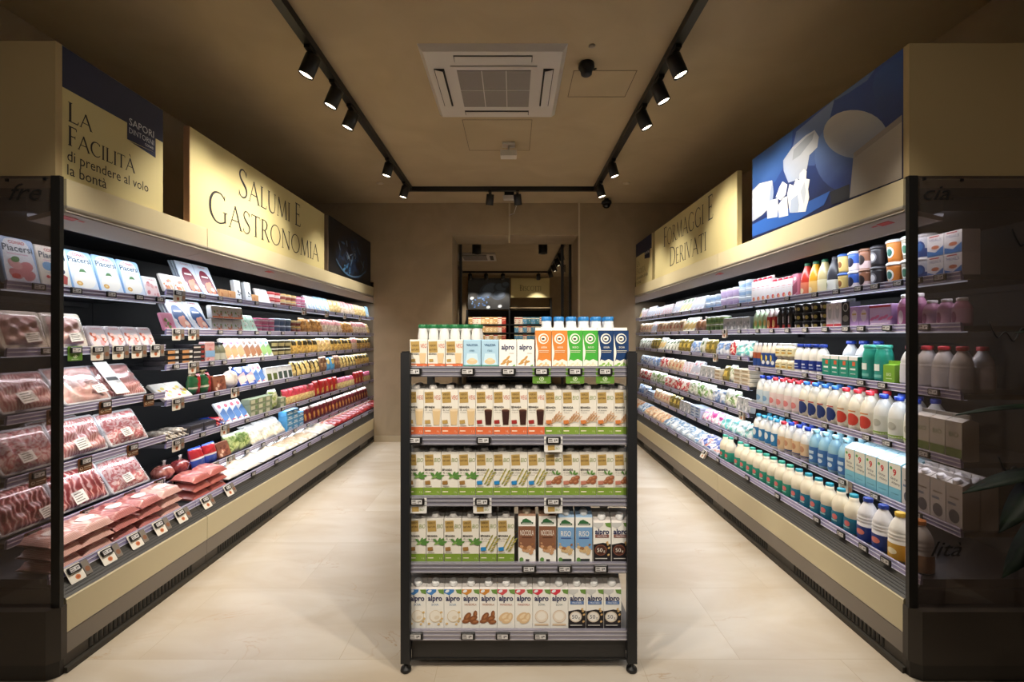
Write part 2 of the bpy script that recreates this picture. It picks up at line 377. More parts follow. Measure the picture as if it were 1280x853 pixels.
MB().box(.898, .922, BACK-.024, BACK-.0005, .09, CEIL-.001, c(190, 174, 148, .5)).build('wall_conduit', label='long pale vertical conduit on the wall beside the doorway', cat='conduit')
e = empty('security_camera', 'black dome security camera hanging near the wall corner', 'camera', (1.25, 6.3, CEIL))
b = MB(); b.lathe([(.03, -.0005), (.03, -.02), (.065, -.03), (.07, -.06), (.06, -.075)], BLK, 18); b.build('mount', e)
b = MB(); b.lathe([(.055, -.0755), (.05, -.1), (.03, -.122), (.001, -.128)], c(12, 12, 14, .1), 18); b.build('dome', e)

# ------------------------------------------------------------------ stroke lettering for the signs (thin roman capitals)
TK, TN = .07, .036
def _g():
    G = {}
    def arc(cx, cz, rx, rz, a0, a1, w0, w1=None, n=14):
        return [(cx+rx*math.cos(math.radians(a0+(a1-a0)*i/n)), cz+rz*math.sin(math.radians(a0+(a1-a0)*i/n)), (w0+(((w1 if w1 else w0))-w0)*abs(math.sin(math.radians(a0+(a1-a0)*i/n))))) for i in range(n+1)]
    def L(*p): return [(x, z, w_) for x, z, w_ in p]
    def st(x, z0=0, z1=1, w=TK): return [(x, z0, w), (x, z1, w)]
    def ser(x, z, h=.10): return [(x-h, z, .024), (x+h, z, .024)]
    G['A'] = (.80, [L((.06, 0, TN), (.39, 1, TN)), L((.37, 1, TK), (.74, 0, TK)), L((.18, .36, TN), (.6, .36, TN)), ser(.06, .012, .08), ser(.74, .012, .09)])
    G['L'] = (.56, [st(.14), ser(.14, .988), L((.06, .018, TN), (.5, .018, TN)), L((.49, .01, .03), (.54, .17, .02))])
    G['I'] = (.28, [st(.14), ser(.14, .988), ser(.14, .012)])
    G['E'] = (.54, [st(.14), L((.06, .982, TN), (.44, .982, TN)), L((.14, .52, TN), (.38, .52, TN)), L((.06, .018, TN), (.47, .018, TN)), L((.44, .98, .03), (.45, .86, .02)), L((.47, .02, .03), (.51, .17, .02)), L((.385, .6, .02), (.385, .44, .02))])
    G['F'] = (.50, [st(.14), ser(.14, .012), L((.06, .982, TN), (.45, .982, TN)), L((.14, .5, TN), (.39, .5, TN)), L((.45, .98, .03), (.46, .84, .02)), L((.39, .58, .02), (.39, .42, .02))])
    G['T'] = (.64, [st(.32), ser(.32, .012), L((.03, .982, TN), (.61, .982, TN)), L((.03, .99, .02), (.02, .86, .03)), L((.61, .99, .02), (.62, .86, .03))])
    G['U'] = (.78, [catmull([(.13, 1, TK), (.13, .35, TK), (.2, .08, TK), (.39, -.01, .05), (.57, .08, TN), (.64, .35, TN), (.64, 1, TN)]), ser(.13, .988), ser(.64, .988, .08)])
    G['M'] = (.95, [L((.08, 0, TN), (.16, 1, TN)), L((.16, 1, TK), (.47, .03, TK)), L((.47, .03, TN), (.77, 1, TN)), L((.77, 1, TK), (.86, 0, TK)), ser(.08, .012, .08), ser(.86, .012, .09)])
    G['N'] = (.84, [L((.13, 0, TN), (.13, 1, TN)), L((.13, 1, TK), (.7, .0, TK)), L((.7, 0, TN), (.7, 1, TN)), ser(.13, .012, .08), ser(.7, .988, .08), L((.02, .988, .024), (.14, .988, .03))])
    G['O'] = (.90, [arc(.45, .5, .39, .5, 90, 270, TN, TN), arc(.45, .5, .39, .5, 270, 450, TN, TN), arc(.45, .5, .375, .49, 120, 240, TK*.8, .03), arc(.45, .5, .375, .49, -60, 60, TK*.8, .03)])
    G['C'] = (.76, [catmull([(.68, .82, .02), (.6, .95, .04), (.44, 1, .04), (.24, .93, .055), (.11, .72, .07), (.08, .48, .075), (.13, .24, .07), (.28, .05, .055), (.46, 0, .04), (.62, .06, .035), (.71, .18, .02)]), L((.68, .80, .02), (.68, .98, .02))])
    G['G'] = (.86, [catmull([(.70, .82, .02), (.6, .95, .04), (.44, 1, .04), (.24, .93, .055), (.11, .72, .07), (.08, .48, .075), (.13, .24, .07), (.28, .05, .055), (.46, 0, .04), (.62, .04, .04), (.73, .1, .04)]), L((.70, .80, .02), (.70, .98, .02)), st(.72, .06, .4, .06), ser(.72, .4, .1)])
    G['S'] = (.54, [catmull([(.44, .80, .02), (.38, .94, .035), (.26, 1, .04), (.14, .94, .05), (.09, .8, .06), (.15, .65, .07), (.29, .51, .08), (.42, .37, .075), (.46, .22, .06), (.4, .07, .05), (.26, 0, .04), (.12, .05, .035), (.06, .2, .02)]), L((.44, .78, .02), (.45, .99, .02)), L((.06, .22, .02), (.05, .01, .02))])
    bowl = [(.14, .982, TN), (.3, .98, TN), (.45, .88, TK*.9), (.47, .75, TK), (.42, .6, TK*.8), (.3, .5, TN), (.14, .49, TN)]
    G['R'] = (.68, [st(.14), ser(.14, .988), ser(.14, .012), catmull(bowl), L((.3, .5, TK), (.62, 0, TK)), L((.58, .012, .024), (.7, .012, .024))])
    G['D'] = (.82, [st(.14), catmull([(.06, .982, TN), (.3, .98, TN), (.55, .9, .055), (.71, .7, TK), (.74, .48, TK), (.69, .25, TK), (.53, .07, .05), (.3, .018, TN), (.06, .018, TN)])])
    G['B'] = (.62, [st(.14), catmull([(.06, .982, TN), (.3, .98, TN), (.43, .89, .06), (.45, .76, TK), (.4, .61, .05), (.3, .53, TN), (.14, .52, TN)]), catmull([(.28, .52, TN), (.44, .46, .05), (.52, .3, TK), (.5, .14, TK), (.36, .02, TN), (.06, .018, TN)])])
    G['V'] = (.78, [L((.06, 1, TK), (.41, 0, TK)), L((.41, 0, TN), (.72, 1, TN)), ser(.07, .988, .09), ser(.71, .988, .08)])
    G['`'] = (.0, [L((-.52, 1.3, .05), (-.38, 1.1, .02))])
    return G
GLY = _g()
def letters(s, cap=1.0, small=.78, gap=.03, first_big=True, th=1.0):
    """thin roman lettering as ribbons in the plane; returns (verts, quads, width)"""
    V = []; Q = []; x = 0; newword = True
    for ch in s:
        if ch == ' ': x += .32*cap; newword = True; continue
        k = cap if (newword and first_big) else cap*small
        adv, strokes = GLY[ch]
        if ch != '`': newword = False
        for st_ in strokes:
            n = len(V)
            for i, (px, pz, pw) in enumerate(st_):
                pw = pw*th
                a = st_[max(i-1, 0)]; d = st_[min(i+1, len(st_)-1)]
                dx, dz = d[0]-a[0], d[1]-a[1]; l = math.hypot(dx, dz) or 1
                nx, nz = -dz/l*pw/2, dx/l*pw/2
                V += [(x+(px+nx)*k, (pz+nz)*k), (x+(px-nx)*k, (pz-nz)*k)]
            for i in range(len(st_)-1): Q.append((n+2*i, n+2*i+1, n+2*i+3, n+2*i+2))
        x += (adv+gap)*k
    return V, Q, x
def sign_text(mb, s, x0, x1, z, cap, yf, mat, small=.78, th=1.3):
    V, Q, wd = letters(s, cap, small, th=th)
    k = (x1-x0)/wd; y = mb._y(yf)
    mb.add([(x0+px*k, y, z+pz) for px, pz in V], Q, mat)

# ------------------------------------------------------------------ hanging signs above the coolers: local x along the sign, front = -y
def sign_frame(name, side, y0, y1, z0, z1, label, xs, mat, cat='sign', t=.035):
    """Empty at the sign's base; local +x runs so that writing reads from the aisle."""
    e = empty(name, label, cat, (side*xs, y0 if side < 0 else y1, z0), None, PI/2 if side < 0 else -PI/2)
    wd, h = y1-y0, z1-z0
    b = MB(); b.box(0, wd, .0, t, 0, h, mat); b.build('board', e)
    return e, wd, h
SIGN = c(200, 188, 138, .6); INK = c(30, 29, 34, .6); NAVY = c(14, 26, 62, .55); EDGE = c(150, 112, 84, .6)
ZT = 2.135
# meat side: boxed sign at the front
e, wd, h = sign_frame('boxed_sign', -1, 2.04, 2.63, ZT, 2.71, 'cream and navy boxed sign reading LA FACILITÀ at the front end', 1.95, SIGN)
BX = c(166, 147, 108, .6)
b = MB(); b.box(-.03, 0, -.002, .86, 0, h, BX); b.build('end_panel', e)
b = MB(); b.rect(0, wd, 2.532-ZT, h, 0, NAVY); b.build('colour_band', e, (0, -.0003, 0))
b = MB(); b.shape([(.345, .40), (.345, 2.449-ZT), (.535, 2.452-ZT), (.535, .40)], 0, NAVY); b.shape([(.36, 2.445-ZT), (.535, 2.452-ZT), (.535, 2.425-ZT)], 0, NAVY)
b.text('SAPORI', .44, 2.528-ZT, .052, 0, c(200, 205, 215, .6), .165); b.text('DINTORNI', .44, 2.487-ZT, .040, 0, c(190, 196, 208, .6), .165); b.text('CONAD', .49, 2.464-ZT, .018, 0, c(215, 215, 220, .6), .06)
b.build('pennant', e, (0, -.0008, 0))
b = MB(); sign_text(b, 'LA', .025, .15, 2.397-ZT, .085, 0, INK, .78, 1.6); sign_text(b, 'FACILITA`', .025, .40, 2.292-ZT, .085, 0, INK, .78, 1.6)
b.text('di prendere al volo', .025, 2.222-ZT, .068, 0, INK, .46, 'l'); b.text('la bontà', .025, 2.160-ZT, .068, 0, INK, .2, 'l'); b.build('lettering', e)
e, wd, h = sign_frame('department_sign', -1, 2.85, 4.88, ZT, 2.72, 'long cream sign reading SALUMI E GASTRONOMIA above the meat cooler', 1.95, SIGN)
b = MB(); b.box(-.006, -.0005, -.001, .035, 0, h, EDGE); b.build('edge_strip', e)
b = MB(); sign_text(b, 'SALUMI E', .50, 1.50, 2.455-ZT, .20, 0, INK, .8); sign_text(b, 'GASTRONOMIA', .17, 1.90, 2.205-ZT, .20, 0, INK, .8); b.build('lettering', e)
PICB = nmat('dark_print', (7, 12, 24), (22, 48, 84), 5, 'noise', .5, dist=2, lo=.45, hi=.8, rnd=False)
e, wd, h = sign_frame('picture_panel', -1, 4.99, 6.47, ZT, 2.74, 'dark blue food picture panel above the meat cooler beside the doorway wall', 1.95, c(9, 11, 17, .5), 'picture')
b = MB(); b.oval(.78, .28, .58, .25, 0, PICB, 0, 24)
PL = [c(70, 96, 128, .6), c(40, 70, 106, .6), c(108, 126, 148, .6), c(26, 50, 84, .6)]
r2 = random.Random(4)
for i in range(34):
    a = r2.uniform(0, 6.28); q = r2.uniform(.1, .92); b.oval(.78+.52*q*math.cos(a), .29+.21*q*math.sin(a), r2.uniform(.02, .09), r2.uniform(.006, .016), 0, r2.choice(PL), r2.uniform(-1.4, 1.4), 8)
for i in range(16): b.oval(.55+r2.uniform(-.12, .12), .10+r2.uniform(-.04, .05), .018, .012, 0, c(60, 110, 150, .6), r2.uniform(0, 3), 6)
b.shape(catmull([(.2, .16), (.42, .06), (.7, .03), (1.0, .07), (1.25, .17)])+catmull([(1.25, .19), (1.0, .09), (.7, .05), (.42, .08), (.2, .18)]), 0, c(60, 92, 126, .6))
b.build('print', e); MB().box(-.012, -.0005, -.001, .035, 0, h, c(120, 104, 90, .5)).build('edge_strip', e)
# dairy side
XR = 1.69
def cheese_picture():
    e, wd, h = sign_frame('cheese_picture', 1, 2.04, 3.33, ZT, 2.70, 'large blue cheese picture panel at the front of the dairy side', XR, c(12, 28, 62, .5), 'picture')
    b = MB(); b.box(wd, wd+.03, -.002, .86, 0, h, BX); b.build('end_panel', e)
    b = MB()
    def P(pts): return [(wd-((XR*F/(x-U0))-2.04), EYE+(V0-v)*(XR*F/(x-U0))/F-ZT) for x, v in pts]
    def z(x, v): return (930+x/3.0476, 30+v/3.0476)
    def S(pts, col):
        q = [(min(max(x, .003), wd-.002), min(max(zz, .003), h-.003)) for x, zz in P([z(*p) for p in pts])]
        b.shape(q, 0, col)
    def grad(name, c1, c2, ax=(1, 0, 0), p0=0, p1=1):   # a printed picture's own tones, fixed to the panel
        m = bpy.data.materials.new(name); m.use_nodes = True; N = m.node_tree.nodes; Lk = m.node_tree.links
        tc = N.new('ShaderNodeTexCoord'); n = N.new('ShaderNodeTexNoise'); n.inputs['Scale'].default_value = 6; n.inputs['Detail'].default_value = 4
        d = N.new('ShaderNodeVectorMath'); d.operation = 'DOT_PRODUCT'; d.inputs[1].default_value = ax; Lk.new(tc.outputs['Object'], d.inputs[0])
        mr = N.new('ShaderNodeMapRange'); mr.inputs[1].default_value = p0; mr.inputs[2].default_value = p1; Lk.new(d.outputs['Value'], mr.inputs[0])
        ad = N.new('ShaderNodeMath'); ad.operation = 'MULTIPLY_ADD'; ad.inputs[1].default_value = .35; Lk.new(n.outputs['Fac'], ad.inputs[0])
        sb = N.new('ShaderNodeMath'); sb.operation = 'ADD'; sb.inputs[1].default_value = -.17; Lk.new(mr.outputs[0], sb.inputs[0]); Lk.new(sb.outputs[0], ad.inputs[2])
        r = N.new('ShaderNodeValToRGB'); r.color_ramp.elements[0].color = rgb(c1); r.color_ramp.elements[1].color = rgb(c2); Lk.new(ad.outputs[0], r.inputs[0])
        Lk.new(r.outputs[0], N['Principled BSDF'].inputs['Base Color']); N['Principled BSDF'].inputs['Roughness'].default_value = .5
        return m
    bl = grad('print_blue', (6, 20, 62), (18, 66, 146), (0, 0, 1), .05, .6)
    b.rect(.002, wd-.002, .002, h-.002, 0, bl)
    S([(24, 640), (24, 490), (100, 455), (186, 400), (182, 460), (160, 530), (120, 600), (60, 650)], grad('wheel_far', (10, 40, 100), (50, 96, 164), (0, 0, 1), .1, .6))
    S([(195, 540), (186, 470), (200, 410), (270, 350), (345, 285), (330, 350), (300, 440), (270, 540)], grad('wheel_mid', (40, 74, 138), (112, 134, 176), (0, 0, 1), .25, .6))
    S([(345, 282), (420, 215), (500, 165), (470, 215), (400, 262), (350, 290)], c(80, 108, 158, .6))
    S([(490, 240), (500, 190), (545, 150), (604, 120), (604, 345), (550, 375), (510, 330)], grad('wheel_back', (8, 32, 88), (26, 76, 150), (0, 0, 1), .2, .6))
    def ell(cx, cy, rx, ry, rot=0, n=28):
        cs, sn = math.cos(rot), math.sin(rot)
        return [(cx+rx*math.cos(2*PI*i/n)*cs-ry*math.sin(2*PI*i/n)*sn, cy+rx*math.cos(2*PI*i/n)*sn+ry*math.sin(2*PI*i/n)*cs) for i in range(n)]
    S(ell(400, 500, 130, 142, .15), grad('wheel_side', (10, 40, 104), (92, 122, 176), (0, 0, 1), .1, .42))
    S(ell(425, 420, 122, 92, .1), grad('wheel_top', (122, 132, 152), (182, 178, 172), (0, 0, 1), .22, .5))
    S([(152, 560), (150, 520), (185, 470), (235, 425), (270, 404), (286, 430), (280, 470), (250, 500), (240, 555), (215, 590), (170, 605)], grad('chunk', (84, 116, 172), (186, 192, 200), (1, 0, 1), .45, 1.0))
    S([(190, 480), (240, 430), (268, 412), (262, 440), (215, 500), (185, 520)], c(150, 158, 170, .6))
    S([(22, 770), (120, 720), (240, 680), (330, 636), (305, 690), (210, 745), (22, 815)], c(18, 74, 150, .6))
    S([(24, 640), (60, 608), (108, 596), (114, 640), (108, 690), (70, 728), (24, 758)], grad('chunk_left', (110, 124, 150), (192, 192, 190), (1, 0, 1), .1, .5))
    S([(108, 600), (114, 640), (108, 690), (96, 700), (100, 640)], c(120, 134, 160, .6))
    for k_, pts in enumerate(([(88, 682), (104, 672), (130, 664), (132, 700), (128, 735), (90, 742)], [(122, 660), (136, 622), (148, 600), (166, 612), (160, 650), (140, 672)], [(132, 690), (150, 664), (165, 656), (170, 730), (134, 738)],
                [(166, 650), (175, 610), (190, 616), (200, 590), (212, 596), (214, 570), (230, 552), (240, 560), (238, 590), (252, 592), (246, 630), (250, 660), (236, 715), (176, 720)])):
        S(pts, grad('crumb%d' % k_, (150, 166, 190), (226, 226, 222), (1, 0, 1), .15, .75))
    S([(176, 720), (180, 670), (206, 650), (212, 690), (208, 716)], c(150, 164, 188, .6)); S([(216, 640), (232, 600), (238, 640), (230, 690)], c(170, 180, 196, .6)); S([(100, 690), (128, 676), (126, 690), (102, 702)], c(226, 226, 222, .6))
    S([(404, 664), (420, 492), (604, 346), (604, 606)], grad('wedge', (116, 116, 120), (164, 156, 146), (1, 0, 0), .8, 1.3))
    S([(420, 492), (604, 346), (604, 372), (426, 508)], c(134, 128, 124, .6))
    S([(330, 640), (404, 610), (404, 664), (336, 690)], c(10, 18, 34, .6))
    b.build('print', e)
cheese_picture()
e, wd, h = sign_frame('department_sign', 1, 3.56, 5.62, ZT, 2.70, 'long cream sign reading FORMAGGI E DERIVATI above the dairy cooler', XR, SIGN)
b = MB(); sign_text(b, 'FORMAGGI E', 5.62-5.29, 5.62-3.97, 2.452-ZT, .21, 0, INK, .82); sign_text(b, 'DERIVATI', 5.62-5.09, 5.62-4.11, 2.205-ZT, .20, 0, INK, .82); b.build('lettering', e)
MB().box(wd+.0005, wd+.006, -.001, .035, 0, h, c(190, 176, 130, .5)).build('edge_strip', e)
e, wd, h = sign_frame('boxed_sign', 1, 5.74, 6.47, ZT, 2.71, 'cream and navy sign reading LA FACILITÀ beside the doorway wall', XR, SIGN)
b = MB(); b.rect(0, wd, .397, h, 0, NAVY); b.build('colour_band', e, (0, -.0003, 0))
b = MB(); b.shape([(.42, .40), (.42, .314), (.65, .29), (.65, .40)], 0, NAVY); b.text('SAPORI', .535, .36, .045, 0, OFFW, .19); b.build('pennant', e, (0, -.0008, 0))
b = MB(); sign_text(b, 'LA', .03, .18, .262, .085, 0, INK); sign_text(b, 'FACILITA`', .03, .46, .157, .085, 0, INK); b.text('di prendere al volo', .03, .085, .068, 0, INK, .54, 'l'); b.text('la bontà', .03, .025, .068, 0, INK, .22, 'l'); b.build('lettering', e)
MB().box(wd+.0005, wd+.02, -.001, .035, 0, h, c(190, 176, 130, .5)).build('edge_strip', e)

# ------------------------------------------------------------------ the refrigerated coolers
SHELFM = c(44, 44, 48, .5); INNER = c(20, 20, 23, .55); RAILM = c(150, 144, 186, .3, .3); RAIL_GLINT = c(222, 222, 236, .25); UNDER = c(150, 142, 132, .5)
STRIP = c(225, 235, 255, .4, 0, 0, .5)
def cooler(side, y0, y1, shelves, name, label, end, trayz=.405):
    p = SIDE[side]; B, Rr, T, W = p['B'], p['R'], p['T'], p['W']; s = side
    e = empty(name, label, 'refrigerated cabinet', (s*B, (y0+y1)/2, 0))
    inv = Matrix.Translation((-s*B, -(y0+y1)/2, 0))
    def nb(): q = MB(); q.M = inv; return q
    def X(*pts): return [(s*x, z) for x, z in pts]
    bk = Rr+.45
    nb().prism_y(X((B+.03, .001), (W-.02, .001), (W-.02, .36), (B+.09, .36), (B+.03, .32)), y0, y1, DARKG).build('base', e)
    q = nb(); q.prism_y(X((B-.004, .001), (B+.029, .001), (B+.029, .028), (B-.004, .024)), y0, y1, c(48, 44, 38, .5)); q.build('kick_plate', e)
    q = nb(); q.box(s*(B+.012), s*(B+.029), y0, y1, .03, .085, c(66, 61, 56, .5))
    yy = y0+.12
    while yy < y1-.1:
        if (yy-y0) % 1.1 < .8: q.box(s*(B+.009), s*(B+.0119), yy, yy+.012, .034, .08, c(10, 10, 10, .6))
        yy += .026
    q.build('vent_strip', e)
    nb().prism_y(X((B+.002, .084), (B+.029, .084), (B+.029, .172), (B+.002, .172)), y0, y1, c(122, 114, 106, .45)).build('lower_bumper', e)
    nb().prism_y(X((B, .177), (B+.029, .177), (B+.029, .322), (B+.006, .322), (B, .316)), y0+.001, y1-.001, CREAM).build('front_panel', e)
    nb().box(s*(B+.003), s*(B+.028), y0, y1, .1725, .1765, c(180, 176, 170, .3)).build('bumper_trim', e)
    q = nb(); q.prism_y(X((B+.004, .3225), (B+.06, .362), (T-.002, .385), (T-.002, .361), (B+.09, .361), (B+.029, .3225)), y0, y1, c(58, 55, 50, .5))
    for k in range(4): q.prism_y(X((B+.016+k*.012, .3325+k*.0085), (B+.022+k*.012, .3368+k*.0085), (B+.022+k*.012, .3378+k*.0085), (B+.016+k*.012, .3335+k*.0085)), y0, y1, c(40, 38, 35, .6))
    q.build('air_grille', e)
    q = nb(); q.prism_y(X((T, trayz-.035), (bk-.02, trayz-.035), (bk-.02, trayz), (T, trayz)), y0+.002, y1-.002, SHELFM); tr = q.build('tray', e)
    rail(e, inv, s, T, trayz, y0, y1, tr, .3)
    nb().box(s*bk, s*(W-.02), y0, y1, .361, 2.04, INNER).build('back_panel', e)
    q = nb()
    q.prism_y(X((B, 2.13), (B, 2.015), (B+.03, 2.015), (B+.03, 2.09), (W-.02, 2.09), (W-.02, 2.13)), y0+.001, y1-.001, CREAM); q.build('canopy', e)
    q = nb(); q.prism_y(X((B-.002, 2.0145), (B-.002, 2.006), (B+.006, 2.0), (B+.004, 1.992), (B+.0, 1.988), (B+.03, 1.984), (B+.03, 2.0145)), y0, y1, c(170, 164, 154, .35, 0, .3)); q.build('canopy_trim', e)
    nb().prism_y(X((B+.002, 1.9838), (B+.15, 1.95), (B+.17, 1.95), (B+.17, 1.965), (B+.031, 1.9995)), y0, y1, UNDER).build('light_cover', e)
    ys = y0+.12 if s > 0 and end else (y0+.8 if not end and s < 0 else y0+.02)
    q = nb(); q.prism_y(X((B+.03, 1.9755), (B+.06, 1.9687), (B+.06, 1.9705), (B+.03, 1.9775)), ys, ys+.07, c(176, 44, 40, .5)); q.prism_y(X((B+.036, 1.9738), (B+.046, 1.9715), (B+.046, 1.9722), (B+.036, 1.9745)), ys+.08, ys+.11, c(176, 44, 40, .5)); q.build('warning_sticker', e)
    nb().box(s*(B+.171), s*(bk-.001), y0, y1, 1.99, 2.05, INNER).build('inner_roof', e)
    ln = y1-y0
    q = nb(); q.box(s*(B+.172), s*(B+.20), y0+.03, y1-.03, 1.976, 1.988, STRIP); q.build('light_strip', e)
    n = max(1, round(ln/1.9))
    for k in range(n):
        lamp_area('canopy_light', e, (s*.20, -ln/2+ln*(k+.5)/n, 1.955), (0, -s*.22, 0), .05, ln/n*.96, CANOPY_W*ln/n, LED_COL)
    for zz in shelves:
        q = nb(); q.box(s*(Rr+.004), s*(bk-.02), y0+.004, y1-.004, zz-.022, zz, SHELFM); q.box(s*(bk-.0195), s*(bk-.001), y0+.05, y1-.05, zz-.05, zz-.002, SHELFM)
        sh = q.build('shelf', e); rail(e, inv, s, Rr, zz, y0+.004, y1-.004, sh, 0)
        q = nb(); q.box(s*(Rr+.03), s*(Rr+.045), y0+.03, y1-.03, zz-.028, zz-.0225, STRIP); q.build('light_strip', sh)
        for k in range(n):
            lamp_area('shelf_light', e, (s*(Rr-B+.038), -ln/2+ln*(k+.5)/n, zz-.034), (0, -s*.25, 0), .02, ln/n*.94, SHELF_W*ln/n, LED_COL)
    if end:
        q = nb(); q.prism_z([(s*(B-.004), y0-.028-.0), (s*(B+.03), y0-.06), (s*(W-.02), y0-.06), (s*(W-.02), y0-.001), (s*(B-.004), y0-.001)], .075, .30, c(52, 45, 39, .5))
        q.prism_z([(s*(B+.01), y0-.02), (s*(B+.045), y0-.045), (s*(W-.02), y0-.045), (s*(W-.02), y0-.001), (s*(B+.01), y0-.001)], .001, .0749, c(36, 31, 27, .5)); q.build('end_base', e)
        q = nb(); q.box(s*(B+.035), s*(W-.02), y0-.03, y0-.02, .301, 2.132, SMOKE); g = q.build('end_glass', e)
        q = nb(); q.box(s*(B-.004), s*(B+.034), y0-.034, y0-.016, .301, 2.132, BLK); q.build('end_frame', e)
        q = nb(); SCR = c(24, 20, 19, .6)
        q.M = None
        for wd_, x_, z_, sz, wx in ([('fre', .755, 2.03, .10, .14)] if s < 0 else [('cia.', .09, 2.03, .09, .13), ('lità', .12, .52, .09, .13)]):
            f = MB(); f.M = inv @ Matrix.Translation((s*(B+.035) if s > 0 else s*(W-.02), y0-.031, 0)); f.text(wd_, x_, z_, sz, 0, SCR, wx, 'c', .4); f.build('script_word', g)
        if s > 0:
            for zc, x0_ in ((1.84, .40), (1.45, .30), (.88, .34)):
                f = MB(); f.M = inv @ Matrix.Translation((s*(B+.035), y0-.032, 0))
                f.tube(catmull([(x0_+.035*k, 0, zc+(.035, -.005, .02, -.02)[k % 4]+(.03 if k % 5 == 0 else 0)) for k in range(11)], 4), .0028, SCR, 5); f.build('script_stroke', g)
        q = nb()
        for x_, z_ in ((B+.06, 2.118), (B+.22, 2.112)): q.lathe([(.009, 0), (.009, .012)], BLK, 10, (s*x_, y0-.031, z_)) if False else q.box(s*x_-.006, s*x_+.006, y0-.036, y0-.031, z_-.006, z_+.006, BLK)
        q.build('glass_fixings', g)
    return e
def rail(e, inv, s, x, z, y0, y1, parent, slope):
    q = MB(); q.M = inv
    a = (x-.008, z-.024); b_ = (x-.012+slope*.03, z+.016)
    q.prism_y([(s*a[0], a[1]), (s*(x+.003), a[1]), (s*(x+.003), z-.004), (s*(b_[0]+.006), b_[1]), (s*b_[0], b_[1])], y0, y1, RAILM)
    for t in (.05, .52, .93):  # highlights along the rail, painted as pale strips
        xx = a[0]+(b_[0]-a[0])*t; zz = a[1]+(b_[1]-a[1])*t
        q.prism_y([(s*(xx-.0015), zz-.002), (s*(xx+.001), zz-.002), (s*(xx+.001), zz+.002), (s*(xx-.0015), zz+.002)], y0, y1, RAIL_GLINT)
    o = q.build('price_rail', parent); return o
LN = [1.68, 1.385, 1.09, .82, .555]; LF = [1.735, 1.485, 1.26, 1.034, .768, .516]
RN = [1.718, 1.496, 1.199, .905, .606]; RF = [1.72, 1.497, 1.27, 1.03, .806, .583]
LM = 2.965; RM = 3.87; TRAY = .405
cooler(-1, NEAR, LM, LN, 'refrigerated_cabinet', 'front bay of the open meat cooler behind the smoked glass end', True)
cooler(-1, LM+.003, FAR, LF, 'refrigerated_cabinet', 'long rear bay of the meat cooler under the SALUMI sign', False)
cooler(1, NEAR, RM, RN, 'refrigerated_cabinet', 'front bay of the open dairy cooler full of bottles', True)
cooler(1, RM+.003, FAR, RF, 'refrigerated_cabinet', 'long rear bay of the dairy cooler under the FORMAGGI sign', False)

# ------------------------------------------------------------------ the room beyond the doorway
def door_leaf(n, x0, x1):
    e = bpy.data.objects.new('door_%d' % n, None); COL.objects.link(e); e['kind'] = 'structure'; e.location = (x0, 7.25, 0)
    wd = x1-x0
    MB().box(0, .04, -.02, .02, .01, 3.2, BLK).build('stile', e); MB().box(wd-.04, wd, -.02, .02, .01, 3.2, BLK).build('stile', e)
    MB().box(.0401, wd-.0401, -.02, .02, 3.14, 3.2, BLK).build('top_rail', e); MB().box(.0401, wd-.0401, -.02, .02, .01, .11, BLK).build('bottom_rail', e)
    MB().box(.0401, wd-.0401, -.004, .004, .111, 3.139, CLEARG).build('pane', e)
door_leaf(1, -.90, -.78); door_leaf(2, .74, .90)
b = MB()
b.box(.98, 1.03, 8.6, 13.3, CEIL-.05, CEIL-.0005, BLK); b.box(-1.40, .98, 13.25, 13.3, CEIL-.05, CEIL-.0005, BLK); b.box(-1.45, -1.40, 8.6, 13.3, CEIL-.05, CEIL-.0005, BLK)
b.build('lighting_track', label='black lighting track on the ceiling of the room beyond the doorway', cat='track')
for i, y in enumerate((9.9, 10.7, 11.6, 12.7)):
    spot(1.005, y, 0, 'spotlight in the room beyond, %s along its dairy side track' % ORD[i], 'spotlights in the room beyond', (0, -.3), 260, sc=1.3)
for i, x in enumerate((-1.2, -.75, -.28, .72)):
    spot(x, 13.275, 0, 'spotlight in the room beyond, %s from meat side on cross track' % ORD[i], 'spotlights in the room beyond', (.62, 0), 110, sc=1.2)
for x, s_ in ((-.72, 'meat'), (.6, 'dairy')):
    b = MB(); b.lathe([(.09, -.0005), (.09, -.19), (.06, -.19), (.05, -.16), (.001, -.16)], BLK, 16)
    b.build('surface_downlight', loc=(x, 9.4, CEIL), label='black surface downlight beyond the doorway nearer the %s side' % s_, cat='downlight')
e = empty('air_conditioner', 'white cassette air conditioner on the ceiling beyond the doorway', 'air conditioner', (-.86, 10.8, CEIL))
MB().box(-.47, .47, -.47, .47, -.04, -.0005, AW).build('panel', e); MB().box(-.27, .27, -.27, .27, -.05, -.0402, AG).build('grille', e)
MB().box(-.28, .28, -.42, -.34, -.046, -.0402, SL).build('air_slot', e); MB().box(.34, .42, -.28, .28, -.046, -.0402, SL).build('air_slot', e)
b = MB(); b.prism_z([(-.06, -.05), (.06, -.05), (.06, .05), (-.06, .05)], -.2, -.02, BLK); b.lathe([(.02, -.021), (.02, -.0005)], BLK, 10); b.lathe([(.03, -.22), (.034, -.2)], c(90, 90, 90, .3), 12)
b.build('security_camera', loc=(1.28, 12.0, CEIL), label='small black box camera on ceiling beyond the doorway', cat='camera')
e, wd, h = (empty('biscuit_sign', 'cream BISCOTTI sign on the far wall seen through the doorway', 'sign', (-.05, 14.0, 2.61)), 1.14, .57)
MB().box(0, wd, 0, .04, 0, h, SIGN).build('board', e)
b = MB(); sign_text(b, 'BISCOTTI', .25, .9, .2, .17, 0, INK, .8); b.build('lettering', e)
e = empty('biscuit_picture', 'dark picture of biscuits on far wall seen through the doorway', 'picture', (-1.33, 14.0, 2.26))
MB().box(0, 1.24, 0, .04, 0, .92, c(7, 9, 14, .5)).build('board', e)
b = MB(); r2 = random.Random(9)
